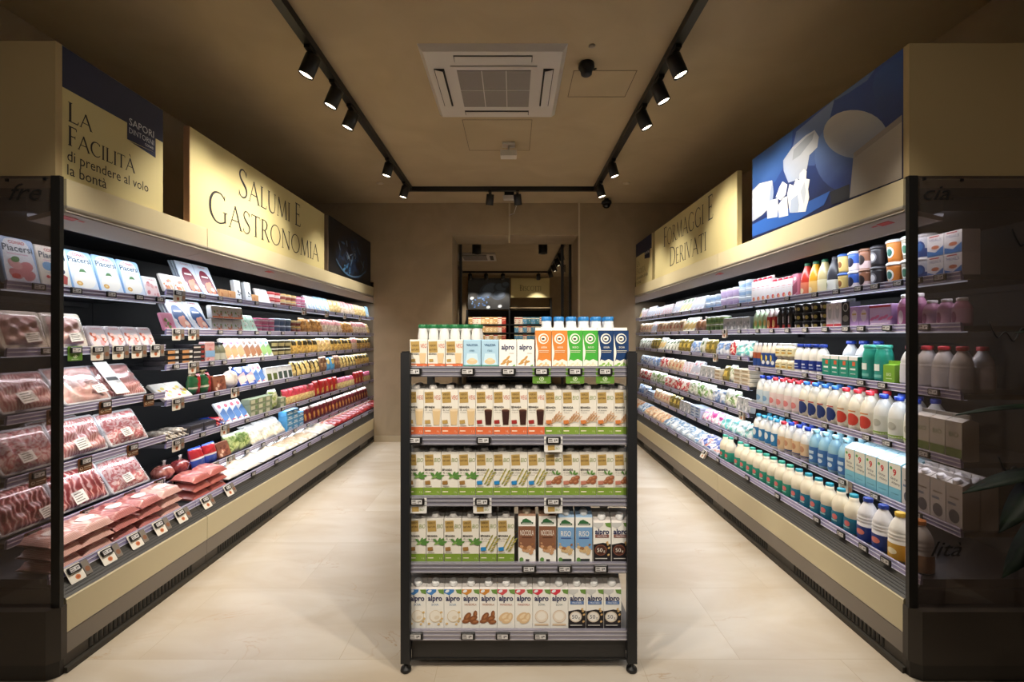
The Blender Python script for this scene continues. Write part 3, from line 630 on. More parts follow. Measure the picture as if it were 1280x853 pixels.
for x, z, rx, rz, rt in ((.62, .58, .30, .2, .5), (.95, .62, .2, .16, -.3), (.5, .42, .24, .12, .2), (1.1, .72, .12, .09, 0), (.9, .42, .22, .14, .1)):
    b.oval(x, z, rx, rz, 0, c(34, 46, 64, .6), rt, 18); b.oval(x+.02, z+.03, rx*.75, rz*.7, 0, c(62, 76, 96, .6), rt, 18)
for i in range(22): b.oval(.1+r2.uniform(0, .5), .06+r2.uniform(0, .3), .03, .018, 0, r2.choice([c(44, 84, 140, .6), c(28, 58, 104, .6), c(80, 110, 150, .6)]), r2.uniform(0, 3), 7)
for x, z in ((.6, .06), (.12, .33), (.95, .09)): b.oval(x, z, .06, .045, 0, c(150, 156, 164, .6), .3, 9)
b.build('print', e)
e = empty('shelving_unit', 'tall black shelving unit of biscuits on the far wall', 'shelving', (-.1, 14.2, 0))
for x in (-1.26, .0, 1.24): MB().box(x-.025, x+.025, -.2, .28, .001, 2.24 if x < 1 else 2.6, BLK).build('upright', e)
MB().box(-1.26, 1.26, .24, .28, .05, 2.24, c(26, 24, 22, .6)).build('back_panel', e)
for z in (.2, .5, .8, 1.07, 1.32, 1.57, 1.82):
    for x0, x1 in ((-1.234, -.0255), (.0255, 1.214)): MB().box(x0, x1, -.2, .239, z-.03, z, c(40, 38, 36, .5)).build('shelf', e)
MB().box(.026, 1.214, -.2, .239, 2.29, 2.32, c(120, 105, 80, .5)).build('top_shelf', e)
# ------------------------------------------------------------------ the island rack in the aisle
GX0, GX1, GY0, GY1 = -.483, .535, 2.05, 2.66
RACKB = c(25, 26, 29, .5)
rack = empty('island_shelving_rack', 'black island rack of drink cartons standing in the aisle', 'shelving', (.026, 2.35, 0))
rinv = Matrix.Translation((-.026, -2.35, 0))
for x0, x1 in ((GX0, GX0+.04), (GX1-.04, GX1)):
    for y0, y1 in ((GY0-.02, GY0+.012), (GY1+.001, GY1+.033)):
        q = MB(); q.M = rinv; q.box(x0, x1, y0, y1, .04, 1.38, RACKB); q.box(x0+.004, x1-.004, y0+.004, y1-.004, 1.3801, 1.386, BLK); po = q.build('post', rack)
        q = MB(); q.M = rinv; cx, cy = (x0+x1)/2, (y0+y1)/2
        q.lathe([(.02, .001), (.024, .005), (.022, .016), (.008, .02), (.008, .0399)], BLK, 14, (cx, cy, 0)); q.build('levelling_foot', po)
    q = MB(); q.M = rinv; q.box(x0+.01, x1-.01, GY0+.0125, GY1+.0005, .05, .09, RACKB); q.build('side_rail', rack)
q = MB(); q.M = rinv; q.box(GX0+.041, GX1-.041, GY0+.012, GY0+.03, .04, .122, c(33, 31, 31, .45)); q.box(GX0+.041, GX1-.041, GY0+.008, GY0+.0118, .04, .046, BLK); q.build('base_panel', rack)
GS = [1.305, 1.008, .742, .452, .16]
SILV = c(158, 156, 172, .25, 0, .5); SILVH = c(205, 203, 212, .2, 0, .5)
for z in GS:
    q = MB(); q.M = rinv; q.box(GX0+.006, GX1-.006, GY0+.0125, GY1, z-.028, z, c(120, 118, 118, .4, 0, .3)); sh = q.build('shelf', rack)
    q = MB(); q.M = rinv; q.box(GX0+.0405, GX1-.0405, GY0-.002, GY0+.0118, z-.030, z+.016, SILV)
    for t in (-.024, -.006, .011): q.box(GX0+.0405, GX1-.0405, GY0-.0045, GY0-.0021, z+t-.002, z+t+.002, SILVH)
    q.build('price_rail', sh)

# ------------------------------------------------------------------ product makers (front = -y, base at z = 0)
class Proto:
    def __init__(s, name, cat, desc, parts):
        s.name, s.cat, s.desc, s.parts = name, cat, desc, parts
        pts = []
        for p in parts:
            for mb in [p[1]] + [x[1] for x in (p[2] if len(p) > 2 else [])]: pts += mb.v
        s.lo = [min(p[i] for p in pts) for i in range(3)]; s.hi = [max(p[i] for p in pts) for i in range(3)]
        s.pts = pts
        s.root = None; s.w = s.hi[0]-s.lo[0]; s.d = s.hi[1]-s.lo[1]; s.h = s.hi[2]-s.lo[2]
REG = []
def tree(o, q):          # a copy of a thing and of each of its parts
    n = o.copy(); COL.objects.link(n)
    for ch in q:
        k = ch[0].copy(); COL.objects.link(k); k.parent = n
        for g in ch[1]:
            d = g.copy(); COL.objects.link(d); d.parent = k
    return n
def inst(p, loc, rz=0, lean=0, shelf='', key=0, pre='', yaw=0, roll=0):
    if p.root is None:
        r = p.parts[0][1].build(p.name); ch = []
        for part in p.parts[1:]:
            k = part[1].build(part[0], r); ch.append((k, [g[1].build(g[0], k) for g in (part[2] if len(part) > 2 else [])]))
        p.root = r; p.kids = ch; o = r
    else: o = tree(p.root, p.kids)
    o.location = loc; o.rotation_euler = (lean, roll, rz+yaw)
    o['category'] = p.cat
    REG.append((o, p, shelf, key, pre))
    return o
LC = {}
def lean_box(p, lean):
    k = (id(p), round(lean, 3))
    if k not in LC:
        cs, sn = math.cos(lean), math.sin(lean)
        ys = [q[1]*cs-q[2]*sn for q in p.pts]; zs = [q[1]*sn+q[2]*cs for q in p.pts]
        LC[k] = (min(ys), max(ys), min(zs), max(zs))
    return LC[k]
def carton(name, desc, wd, d, h, body, paint, top='edge', cap=None, topc=None, cat='carton', slope=.8, side=None):
    wd -= .0012
    b = MB(); y = -d/2; sb = side or body
    if top == 'edge':
        hf = h*slope; prof = [(y, 0), (y, hf), (.12*d, h-.003), (d/2-.004, h), (d/2, h-.006), (d/2, 0)]
    elif top == 'gable':
        hf = h*slope; prof = [(y, 0), (y, hf), (-.004, h-.018), (-.004, h), (.004, h), (.004, h-.018), (d/2, hf), (d/2, 0)]
    else:
        hf = h; prof = [(y, 0), (y, h-.003), (y+.003, h), (d/2-.003, h), (d/2, h-.003), (d/2, 0)]
    n = len(prof)
    v = [(-wd/2, a, z) for a, z in prof]+[(wd/2, a, z) for a, z in prof]
    fs = [tuple(range(n)), tuple(range(2*n-1, n-1, -1))]; ms = [sb, sb]
    for i in range(n):
        j = (i+1) % n; fs.append((i, i+n, j+n, j)); ms.append(body if i == 0 else ((topc or body) if i in (1, 2, 3) and top != 'flat' or (i in (1, 2) and top == 'flat') else sb))
    fs = [f[::-1] for f in fs]
    b.add(v, fs, ms)
    paint(b, y, wd, hf)
    parts = [('body', b)]
    if cap:
        q = MB(); r = min(.017, wd*.24)
        if top == 'edge':
            a = math.atan2(h-.003-hf, .12*d-y); my, mz = (y+.12*d)/2, (hf+h-.003)/2
            q.M = Matrix.Translation((0, my, mz)) @ Matrix.Rotation(a, 4, 'X')
        elif top == 'gable':
            a = math.atan2(h-.018-hf, -y-.004); q.M = Matrix.Translation((0, y*.52, hf+(h-.018-hf)*.5)) @ Matrix.Rotation(a, 4, 'X')
        else: q.M = Matrix.Translation((0, y*.35, h))
        q.lathe([(r*1.15, .0005), (r*1.15, .003), (r, .0035), (r*.96, .014), (r*.6, .0155), (.0005, .0155)], cap, 16)
        parts.append(('cap', q))
    return Proto(name, cat, desc, parts)
PROF = {
 'milk': [(.0, 0), (.88, 0), (1, .02), (1, .10), (.96, .12), (1, .14), (1, .52), (.97, .60), (.88, .69), (.70, .78), (.50, .85), (.40, .88), (.40, .92)],
 'wide': [(.0, 0), (.9, 0), (1, .02), (1, .66), (.97, .74), (.90, .80), (.82, .85), (.82, .93)],
 'slim': [(.0, 0), (.9, 0), (1, .02), (1, .60), (.96, .68), (.84, .76), (.66, .84), (.52, .89), (.5, .92)],
 'jug': [(.0, 0), (.88, 0), (1, .03), (1, .42), (1.02, .44), (1, .46), (.99, .56), (.92, .66), (.74, .76), (.52, .83), (.40, .88), (.40, .93)],
 'cone': [(.0, 0), (.92, 0), (1, .02), (1, .48), (.95, .58), (.80, .70), (.60, .82), (.46, .90), (.44, .93)],
 'round': [(.0, 0), (.85, 0), (1, .03), (1, .35), (.92, .39), (1, .43), (.98, .6), (.82, .72), (.55, .80), (.48, .84), (.48, .92)],
 'ribbed': [(.0, 0), (.86, 0), (1, .03), (1, .42), (.94, .44), (1, .46), (1, .49), (.94, .51), (1, .53), (.98, .56), (.92, .58), (.96, .60), (.88, .68), (.70, .78), (.48, .86), (.40, .89), (.40, .93)],
}
def bottle(name, desc, r, h, prof, body, cap, label=None, patch=None, capr=.46, caph=.09, cat='bottle', n=18, low=None):
    b = MB(); pr = [(max(a*r, .0002), z*h) for a, z in PROF[prof]]
    if low:
        zl, lm = low
        b.lathe(pr, lambda t, z: lm if z < zl*h else body, n)
    else: b.lathe(pr, body, n)
    parts = [('body', b)]
    z0 = pr[-1][1]-.004
    q = MB(); cr = capr*r; q.lathe([(cr*.98, z0), (cr, z0+.002), (cr, h-.003), (cr*.9, h), (.0005, h)], cap, 16); parts.append(('cap', q))
    if label:
        a, e_, lm = label; q = MB()
        zs = [a+(e_-a)*i/6 for i in range(7)]
        def rad(z):
            for i in range(len(pr)-1):
                if pr[i][1] <= z*h <= pr[i+1][1] and pr[i+1][1] > pr[i][1]:
                    t = (z*h-pr[i][1])/(pr[i+1][1]-pr[i][1]); return pr[i][0]+(pr[i+1][0]-pr[i][0])*t
            return r
        q.lathe([(max(rad(z), r*.9)+.0012, z*h) for z in zs], lm, 24)
        q.f = q.f[:-2]; q.mi = q.mi[:-2]; q.sm = q.sm[:-2]
        if patch: wrap(q, patch, lambda zz: max(rad(zz/h), r*.9)+.0012, a*h, e_*h)
        parts.append(('label', q))
    return Proto(name, cat, desc, parts)
def disc(t0, v0, rt, rv, m): return [('d', t0, v0, rt, rv, m)]
def patches(*fs): return [x for f in fs for x in f][::-1]
def band(v0, v1, m, t0=-9, t1=9): return [('b', max(t0, -1.7), min(t1, 1.7), v0, v1, m)]
def wrap(mb, patch, rad, z0, z1):
    """prints that follow a round body: discs and bands in (angle, height) laid just outside radius rad(z)"""
    for k, p in enumerate(patch):
        o = .0006+.0004*k
        def pt(t, v):
            z = z0+(z1-z0)*min(max(v, .0), 1.0); q = rad(z)+o; return (q*math.sin(t), -q*math.cos(t), z)
        if p[0] == 'd':
            _, t0, v0, rt, rv, m = p; n = 18; rings = 4
            V = [pt(t0, v0)]+[pt(t0+rt*(j/rings)*math.cos(2*PI*i/n), v0+rv*(j/rings)*math.sin(2*PI*i/n)) for j in range(1, rings+1) for i in range(n)]
            Fs = [(0, 1+i, 1+(i+1) % n) for i in range(n)]+[(1+j*n+i, 1+(j+1)*n+i, 1+(j+1)*n+(i+1) % n, 1+j*n+(i+1) % n) for j in range(rings-1) for i in range(n)]
        else:
            _, t0, t1, v0, v1, m = p; n = 14; rings = 4
            V = [pt(t0+(t1-t0)*i/n, v0+(v1-v0)*j/rings) for j in range(rings+1) for i in range(n+1)]
            Fs = [(j*(n+1)+i, j*(n+1)+i+1, (j+1)*(n+1)+i+1, (j+1)*(n+1)+i) for j in range(rings) for i in range(n)]
        mb.add(V, Fs, m, True)
def tub(name, desc, rt, rb, h, body, lid, patch=None, lidh=.008, cat='tub', n=20, lidr=1.04, over=0):
    b = MB()
    b.lathe([(.0003, 0)]+[(rb+(rt-rb)*i/6, h*.98*i/6) for i in range(7)], body, n)
    if patch: wrap(b, patch, lambda zz: rb+(rt-rb)*zz/(h*.98), 0, h*.96)
    q = MB(); q.lathe([(rt*lidr, h*.96), (rt*lidr, h), (rt*lidr*.97, h+lidh*.5), (rt*.85, h+lidh), (.0005, h+lidh)], lid, n)
    return Proto(name, cat, desc, [('body', b), ('lid', q)])
def slab(name, desc, wd, h, t, body, paint, corner=.008, side=None, cat='pack', extra=None):
    wd -= .001
    b = MB(); b.rslab(wd, h, t, corner, body, side); paint(b, -t/2, wd, h)
    return Proto(name, cat, desc, [('body', b)]+(extra or []))
def bag(name, desc, wd, h, t, fill, band_m=None, paint=None, nx=10, nz=12, cat='bag', crimp=.07, seed=1, wr=.003, tops=None):
    """pillow bag; paint(u, v) -> material or None on the front"""
    if h < .165: h *= 1.17
    rr = random.Random(seed); b = MB(); ph = [rr.uniform(0, 6) for _ in range(6)]
    V = []; Fs = []; Ms = []
    for s_ in (-1, 1):
        for j in range(nz+1):
            v = j/nz
            for i in range(nx+1):
                u = i/nx*2-1; vv = v*2-1
                bl = (max(0, 1-abs(u)**2.6)**.5)*(max(0, 1-abs(vv)**3.2)**.6)
                wob = wr*(math.sin(u*7+ph[0]+vv*4)+math.sin(vv*9+ph[1]-u*3)+.6*math.sin(u*15+vv*13+ph[2]))*bl
                neck = 1-.05*(1-abs(vv)**6)*0
                V.append((u*wd/2*(1-.06*bl*0)*neck*(1-.03*abs(math.sin(vv*6+ph[3]))), s_*(t/2*bl+.0012)+wob*s_, v*h))
    st = (nx+1)*(nz+1)
    for k in (0, 1):
        for j in range(nz):
            for i in range(nx):
                a = k*st+j*(nx+1)+i; f = (a, a+1, a+nx+2, a+nx+1)
                Fs.append(f if k == 0 else f[::-1])
                u, v = (i+.5)/nx*2-1, (j+.5)/nz
                m = None
                if k == 0 and paint: m = paint(u, v)
                if m is None and band_m and (v < crimp or v > 1-crimp): m = band_m
                Ms.append(m or fill)
    b.add(V, Fs, Ms, True)
    # close the rim
    rim = [j*(nx+1) for j in range(nz+1)]
    E = []
    for j in range(nz):
        a = j*(nx+1); E.append((a, a+nx+1, st+a+nx+1, st+a)); q = a+nx; E.append((q+nx+1, q, st+q, st+q+nx+1))
    for i in range(nx):
        E.append((i+1, i, st+i, st+i+1)); q = nz*(nx+1)+i; E.append((q, q+1, st+q+1, st+q))
    for f in E: b.f.append(f); b.mi.append(b.m(band_m or fill)); b.sm.append(False)
    return Proto(name, cat, desc, [('body', b)]+([tops] if tops else []))
def meat(name, desc, wd, h, t, mm, tray, fold=0, sticker=None, bandw=None, film=True, seed=1, inset=.012, cat='meat pack', mark=None, amp=1.0):
    rr = random.Random(seed); wd -= .001
    b = MB(); b.rslab(wd, h, t*.5, .016, tray); b.v = [(x, y+t*.25, z) for x, y, z in b.v]
    parts = [('body', b)]
    q = MB(); nx, nz = 18, 16; V = []; ph = [rr.uniform(0, 6) for _ in range(5)]
    for j in range(nz+1):
        for i in range(nx+1):
            u, v = i/nx*2-1, j/nz*2-1
            bl = (max(0, 1-abs(u)**5)*max(0, 1-abs(v)**5))**.5
            if fold == 0: k = .5+.5*math.sin(v*11+math.sin(u*3+ph[0])*1.6+ph[1])
            elif fold == 1: k = .5+.5*math.sin(u*13+math.sin(v*3+ph[0])*1.4+ph[1])
            elif fold == 2: k = .5+.5*math.sin(math.hypot(u-.1, v+.3)*14+math.atan2(v, u)*2+ph[0])
            else: k = .5+.25*math.sin(u*8+ph[0]+v*5)+.25*math.sin(v*9+ph[1]-u*4)
            k = k*amp+(1-amp)*.6
            y = .0-(t*.12+t*.36*k)*bl
            V.append((u*(wd/2-inset), y, h/2+v*(h/2-inset)))
    q.add(V, [(j*(nx+1)+i, j*(nx+1)+i+1, (j+1)*(nx+1)+i+1, (j+1)*(nx+1)+i) for j in range(nz) for i in range(nx)], mm, True)
    parts.append(('meat', q))
    y = -t/2
    if bandw:
        q = MB(); q.lay = 1; q.rect(-wd/2+.01+bandw[0]*wd, -wd/2+.01+bandw[1]*wd, .006, h-.006, y, bandw[2]); 
        if mark: q.rect(-wd/2+.02+bandw[0]*wd, -wd/2+bandw[1]*wd, h*.42, h*.52, y, mark)
        parts.append(('paper_band', q))
    if sticker:
        sx, sz, sw, sh = sticker; q = MB(); q.lay = 2
        q.rect(sx-sw/2, sx+sw/2, sz-sh/2, sz+sh/2, y, c(228, 224, 218, .5), .1)
        for k in range(4): q.rect(sx-sw*.38, sx+sw*(.3-.1*(k % 2)), sz-sh*.34+sh*.2*k, sz-sh*.30+sh*.2*k+.002, y, c(120, 116, 112, .6), .1)
        parts.append(('sticker', q))
    if film:
        q = MB(); nx, nz = 10, 8; V = []
        for j in range(nz+1):
            for i in range(nx+1):
                u, v = i/nx*2-1, j/nz*2-1; e_ = (1-u**8)*(1-v**8)
                V.append((u*(wd/2-.004), y*(.1+.85*e_)-.0022*e_*(1+math.sin(u*9+v*6+ph[2])*math.sin(v*8+ph[3])), h/2+v*(h/2-.004)))
        q.add(V, [(j*(nx+1)+i, j*(nx+1)+i+1, (j+1)*(nx+1)+i+1, (j+1)*(nx+1)+i) for j in range(nz) for i in range(nx)], FILM, True)
        parts.append(('film', q))
    return Proto(name, cat, desc, parts)

# ------------------------------------------------------------------ drink cartons of the rack
CB = c(226, 221, 210, .4); GOLD = c(176, 146, 84, .5); INKD = c(52, 46, 42, .6); OR = c(206, 104, 62, .45); GRB = c(122, 150, 56, .45); TOPG = c(176, 172, 168, .4)
def ear(b, y, x, z, col, n=5, k=1.0):
    for i in range(n):
        a = .6+.12*(i % 3); px = x+.0068*i*k; pz = z+.0085*i*k
        b.oval(px-.004, pz+.003, .0062*k, .0019*k, y, col, a+.6, 8); b.oval(px+.004, pz-.001, .0062*k, .0019*k, y, c(206, 164, 120, .5), a-.35, 8)
def pic_glass(liq, rim):
    def f(b, y, w_, h):
        b.shape([(.002, .028), (.026, .028), (.031, .094), (-.004, .094)], y, c(214, 200, 178, .3)); b.shape([(.003, .029), (.025, .029), (.029, .085), (-.002, .085)], y, liq); b.oval(.0135, .086, .0155, .004, y, rim)
    return f
def pic_oats(col):
    def f(b, y, w_, h):
        for k in range(4): ear(b, y, -.016+.0125*k, .030+.014*k-(.003*k*k), col, 5 if k < 2 else 3)
    return f
def pic_leaf(b, y, w_, h):
    for a, l in ((.2, .030), (.7, .026), (1.2, .020), (2.4, .022), (-.15, .022)): b.oval(.010+l*.6*math.cos(a), .062+l*.6*math.sin(a), l*.62, .0052, y, c(86, 130, 62, .5), a, 10)
    b.oval(.004, .062, .012, .004, y, c(124, 160, 84, .5), .4, 8)
def pic_wheat(b, y, w_, h):
    for x, a in ((.0, 0), (.013, .2), (.02, .5)):
        for i in range(5): b.oval(x-.012+i*.006+a*.01, .045+i*.011-a*.02, .009, .003, y, c(176, 160, 84, .5) if i % 2 else c(140, 140, 70, .5), 1.0-a, 8)
def pic_nuts(b, y, w_, h):
    for x, z in ((.0, .045), (.018, .044), (.009, .056), (.022, .060)): b.oval(x, z, .0125, .0088, y, c(150, 92, 62, .5), .4, 12); b.oval(x-.002, z+.002, .007, .0035, y, c(182, 124, 90, .5), .4, 8)
    for a in (.4, 1.2, 2.2): b.oval(.006+.014*math.cos(a), .072+.01*math.sin(a), .009, .004, y, c(92, 134, 64, .5), a, 8)
def bevanda(word, wcol, bandc, pic, tagc, line2, small=False):
    def f(b, y, w_, h):
        g = .033 if small else .022
        b.rect(-w_/2+.004, -w_/2+.042, h-g-(.024 if small else .036), h-g+.012 if not small else h-.008, y, GOLD, .05)
        b.text('VERSO', -w_/2+.0225, h-g-.003+(.006 if small else 0), .012, y, c(92, 70, 36, .6), .030, rot=.05, bold=.02); b.text('NATURA', -w_/2+.0225, h-g-.019+(.004 if small else 0), .012, y, c(92, 70, 36, .6), .033, rot=.05, bold=.02)
        b.text(word, w_/2-.0155, h-g-.021 if not small else h-.036, .026, y, wcol, .027, shear=.15)
        b.rect(-w_/2+.0005, w_/2-.0005, .002, .046 if not small else .026, y, bandc)
        zb = .026 if not small else .016
        b.text('1 L', w_/2-.012, zb-.003, .010, y, c(236, 230, 214, .6), .010); b.rect(-w_/2+.006, -w_/2+.03, zb, zb+.004, y, c(236, 226, 206, .6))
        if small:
            b.text('BEVANDA', -w_/2+.022, h-.066, .010, y, INKD, .034, bold=.02); b.shape([(.007, .027), (.028, .027), (.033, .072), (.003, .072)], y, pic); b.rect(-w_/2+.006, -w_/2+.024, .034, .046, y, tagc, .08)
        else:
            b.text('BEVANDA', -w_/2+.026, h-.081, .0125, y, INKD, .043, bold=.025); b.text(line2, -w_/2+.0245, h-.092, .0085, y, INKD, .038); b.text('al naturale', -w_/2+.02, h-.101, .0065, y, c(120, 112, 104, .6), .026)
            b.M = Matrix.Translation((.003, 0, .022)) @ Matrix.Diagonal((1.08, 1, 1.12, 1)); pic(b, y, w_, h); b.M = None
            b.rect(-w_/2+.005, -w_/2+.028, .060, .076, y, tagc, .1); b.rect(-w_/2+.006, -w_/2+.034, .051, .054, y, c(150, 140, 128, .6))
    return f
VEG = c(196, 96, 66, .5); BIO = c(126, 140, 66, .5)
WR = .0755
K = {}
K['veg'] = carton('drink_carton', 'beige glass VEG drink carton', WR, .075, .219, CB, bevanda('VEG', VEG, OR, pic_glass(c(212, 184, 140, .4), c(226, 204, 168, .4)), GOLD, 'di soia'), 'edge', TOPG, TOPG, slope=.955)
K['cacao'] = carton('drink_carton', 'cocoa glass VEG drink carton', WR, .075, .219, CB, bevanda('VEG', VEG, OR, pic_glass(c(58, 34, 30, .4), c(86, 54, 44, .4)), c(150, 44, 40, .5), 'soia e cacao'), 'edge', TOPG, TOPG, slope=.955)
K['oat'] = carton('drink_carton', 'oat ear BIO drink carton', WR, .075, .217, CB, bevanda('BIO', BIO, GRB, pic_oats(c(184, 134, 88, .5)), c(200, 120, 60, .5), 'di avena'), 'edge', TOPG, TOPG, slope=.955)
K['soy'] = carton('drink_carton', 'green soy pod BIO drink carton', WR, .075, .21, CB, bevanda('BIO', BIO, GRB, pic_leaf, c(150, 112, 60, .5), 'di soia'), 'edge', TOPG, TOPG, slope=.955)
K['rice'] = carton('drink_carton', 'rice ear BIO drink carton', WR, .075, .21, CB, bevanda('BIO', BIO, GRB, pic_wheat, c(40, 128, 190, .5), 'di riso'), 'edge', TOPG, TOPG, slope=.955)
K['nut'] = carton('drink_carton', 'almond BIO drink carton', WR, .075, .21, CB, bevanda('BIO', BIO, GRB, pic_nuts, c(186, 120, 100, .5), 'di mandorla'), 'edge', TOPG, TOPG, slope=.955)
K['vegs'] = carton('drink_carton', 'small beige VEG drink carton', .0765, .06, .131, CB, bevanda('VEG', VEG, OR, c(216, 188, 146, .5), GOLD, '', True), 'flat', None, CB)
def p_vals(b, y, w_, h):
    b.rect(-w_/2, w_/2, .002, .02, y, c(64, 138, 116, .5)); b.shape([(-.03, .02), (.03, .02), (.022, .07), (-.022, .07)], y, c(196, 222, 236, .5)); b.oval(0, .035, .024, .012, y, c(214, 190, 150, .5)); b.oval(0, .044, .014, .007, y, c(226, 206, 170, .5))
    b.text('VALSOIA', 0, h-.028, .014, y, c(60, 96, 132, .5), .05, bold=.02); b.text('riso', 0, h-.052, .016, y, c(70, 110, 140, .5), .02)
K['rices'] = carton('drink_carton', 'small light blue rice drink carton', .0765, .06, .131, c(166, 200, 222, .45), p_vals, 'flat', None, c(150, 188, 214, .45))
ALP = c(30, 34, 84, .5)
def p_alps(b, y, w_, h):
    b.text('alpro', 0, h-.043, .032, y, ALP, .056, bold=.03)
    for x, z, a in ((-.012, .04, .6), (0, .05, .9), (.006, .034, .2), (-.02, .028, .4), (.0, .03, 1.3)): b.oval(x, z, .014, .005, y, c(196, 150, 88, .5), a, 8)
    b.oval(.026, .016, .008, .004, y, c(110, 160, 70, .5), .6, 8); b.text('avena', .016, h-.062, .009, y, c(150, 130, 110, .6), .02)
K['alps'] = carton('drink_carton', 'small white oat drink carton', .0765, .06, .131, c(240, 238, 232, .4), p_alps, 'flat', None, c(232, 222, 190, .4))
def p_tall(c1, c2, word, fl):
    def f(b, y, w_, h):
        b.shape(catmull([(-w_/2+.0008, h-.016), (-w_/2+.006, h-.06), (-w_/2+.012, h-.10), (-w_/2+.0008, .012)])+[(-w_/2+.0008, .06)], y, c(238, 236, 226, .4))
        b.oval(.0, h-.036, .023, .023, y, c(240, 236, 226, .4), 0, 20); b.oval(.002, h-.036, .018, .018, y, c1, 0, 18); b.oval(.0, h-.036, .012, .012, y, c(244, 240, 230, .4), 0, 14); b.oval(-.001, h-.037, .007, .004, y, c(60, 40, 30, .5))
        b.text(word, .003, h-.078, .012, y, c(246, 240, 226, .5), .026); b.rect(-.02, .024, h-.09, h-.088, y, c(240, 230, 210, .5)); b.rect(-.018, .022, h-.096, h-.0945, y, c(240, 230, 210, .5))
        b.shape([(-w_/2+.0006, .03), (-.02, .044), (-.005, .038), (.012, .046), (w_/2-.0006, .036), (w_/2-.0006, .002), (-w_/2+.0006, .002)], y, c(238, 234, 222, .4))
        for k in range(5): b.oval(-.022+.011*k, .016+.008*(k % 2), .009, .005, y, fl, .5*k, 8)
        b.rect(-w_/2+.0006, w_/2-.0006, .002, .010, y, c2)
    return f
K['torange'] = carton('drink_carton', 'tall orange oat drink carton', .0695, .065, .184, c(214, 132, 62, .4), p_tall(c(214, 132, 62, .4), c(150, 180, 70, .5), 'AVENA', c(226, 190, 140, .5)), 'gable', None, c(232, 226, 214, .4), slope=.93)
K['tgreen'] = carton('drink_carton', 'tall green rice drink carton', .0675, .065, .184, c(70, 168, 62, .4), p_tall(c(60, 160, 60, .4), c(150, 180, 70, .5), 'RISO', c(226, 220, 190, .5)), 'gable', None, c(232, 230, 220, .4), slope=.93)
K['tnavy'] = carton('drink_carton', 'tall navy soy drink carton', .067, .065, .184, c(26, 58, 104, .4), p_tall(c(26, 58, 104, .4), c(150, 180, 70, .5), 'SOIA', c(140, 184, 90, .5)), 'gable', None, c(232, 230, 224, .4), slope=.93)
def p_alpro(pic, word, wc, corner1, corner2, dark=False):
    def f(b, y, w_, h):
        if dark:
            b.shape([(-w_/2+.0005, .002), (w_/2-.0005, .002), (w_/2-.0005, .088), (.004, .094), (-w_/2+.0005, .086)], y, c(32, 28, 32, .4))
        b.shape([(-w_/2+.0005, h), (-w_/2+.0005, h-.016), (-.016, h-.026), (.004, h-.012), (.006, h)], y, corner1); b.oval(-w_/2+.014, h-.008, .010, .006, y, c(236, 240, 246, .4), .4, 10) if not dark else None
        b.shape([(w_/2-.0005, h), (w_/2-.0005, h-.022), (.018, h-.016), (.012, h-.001)], y, corner2)
        b.text('alpro', 0, h-.050, .033, y, ALP, .062, bold=.03)
        if word: b.text(word, 0, h-.071, .013, y, wc, .052 if len(word) > 5 else .030)
        b.M = Matrix.Translation((0, 0, .012))
        pic(b, y, w_, h); b.M = None
    return f
def pc_milk(b, y, w_, h):
    b.oval(.002, .052, .027, .027, y, c(214, 196, 166, .4), 0, 20); b.oval(.002, .053, .0245, .024, y, c(240, 234, 222, .4), 0, 20); b.oval(.008, .047, .012, .008, y, c(226, 214, 194, .4), .3, 12)
    for x, z in ((.025, .03), (.03, .042), (-.026, .02), (.016, .018), (.027, .07)): b.oval(x, z, .006, .005, y, c(214, 182, 126, .5), .4, 8)
def pc_milk2(b, y, w_, h):
    b.oval(.0, .052, .029, .028, y, c(206, 178, 150, .4), 0, 20); b.oval(.0, .052, .027, .026, y, c(234, 222, 206, .4), 0, 20); b.oval(.0, .054, .02, .018, y, c(244, 238, 228, .4), 0, 16)
    b.rect(-.03, .03, .012, .02, y, c(214, 190, 160, .5))
def pc_alm(b, y, w_, h):
    for x, z, a, q in ((-.014, .05, .9, 1.25), (.01, .042, .5, 1.2), (.02, .062, 1.4, .9), (-.02, .032, .2, 1), (.018, .028, .1, 1)): b.oval(x, z, .018*q, .010*q, y, c(136, 82, 48, .5), a, 12); b.oval(x+.002, z+.002, .010*q, .004*q, y, c(170, 112, 70, .5), a, 8)
def pc_alm2(b, y, w_, h):
    for x, z, a, q in ((-.008, .05, .6, 1.5), (.014, .046, 1.2, 1.3), (.0, .032, .1, 1.1)): b.oval(x, z, .018*q, .011*q, y, c(222, 190, 148, .5), a, 12); b.oval(x+.003, z+.003, .011*q, .005*q, y, c(236, 214, 180, .5), a, 8)
def pc_50(ring, fg):
    def f(b, y, w_, h):
        b.rect(-.03, .03, h-.078, h-.064, y, c(96, 128, 180, .5) if fg else c(140, 96, 86, .5)); b.text('PROTEIN', 0, h-.0745, .010, y, c(236, 236, 240, .5), .04)
        b.oval(-.006, .05, .027, .024, y, ring, 0, 18); b.oval(-.006, .05, .022, .02, y, c(236, 232, 226, .4) if fg else c(74, 44, 36, .5), 0, 16)
        b.text('50', -.010, .042, .024, y, c(44, 56, 80, .5) if fg else c(240, 234, 226, .5), .024); b.text('g', .009, .042, .014, y, c(44, 56, 80, .5) if fg else c(240, 234, 226, .5), .006)
        for x, z in ((.026, .075), (.03, .06), (.022, .084), (.028, .03)): b.oval(x, z, .006, .0045, y, c(206, 168, 110, .5), .6, 8)
        b.rect(-.03, .022, .012, .016, y, c(200, 196, 190, .5))
    return f
WH = c(240, 238, 232, .38); GRN = c(112, 150, 74, .5)
def alp(key, desc, *a, dark=False, n=.0776):
    K[key] = carton('drink_carton', desc, n, .075, .222, WH, p_alpro(*a, dark=dark), 'edge', c(238, 238, 238, .4), c(196, 190, 186, .4), slope=.82)
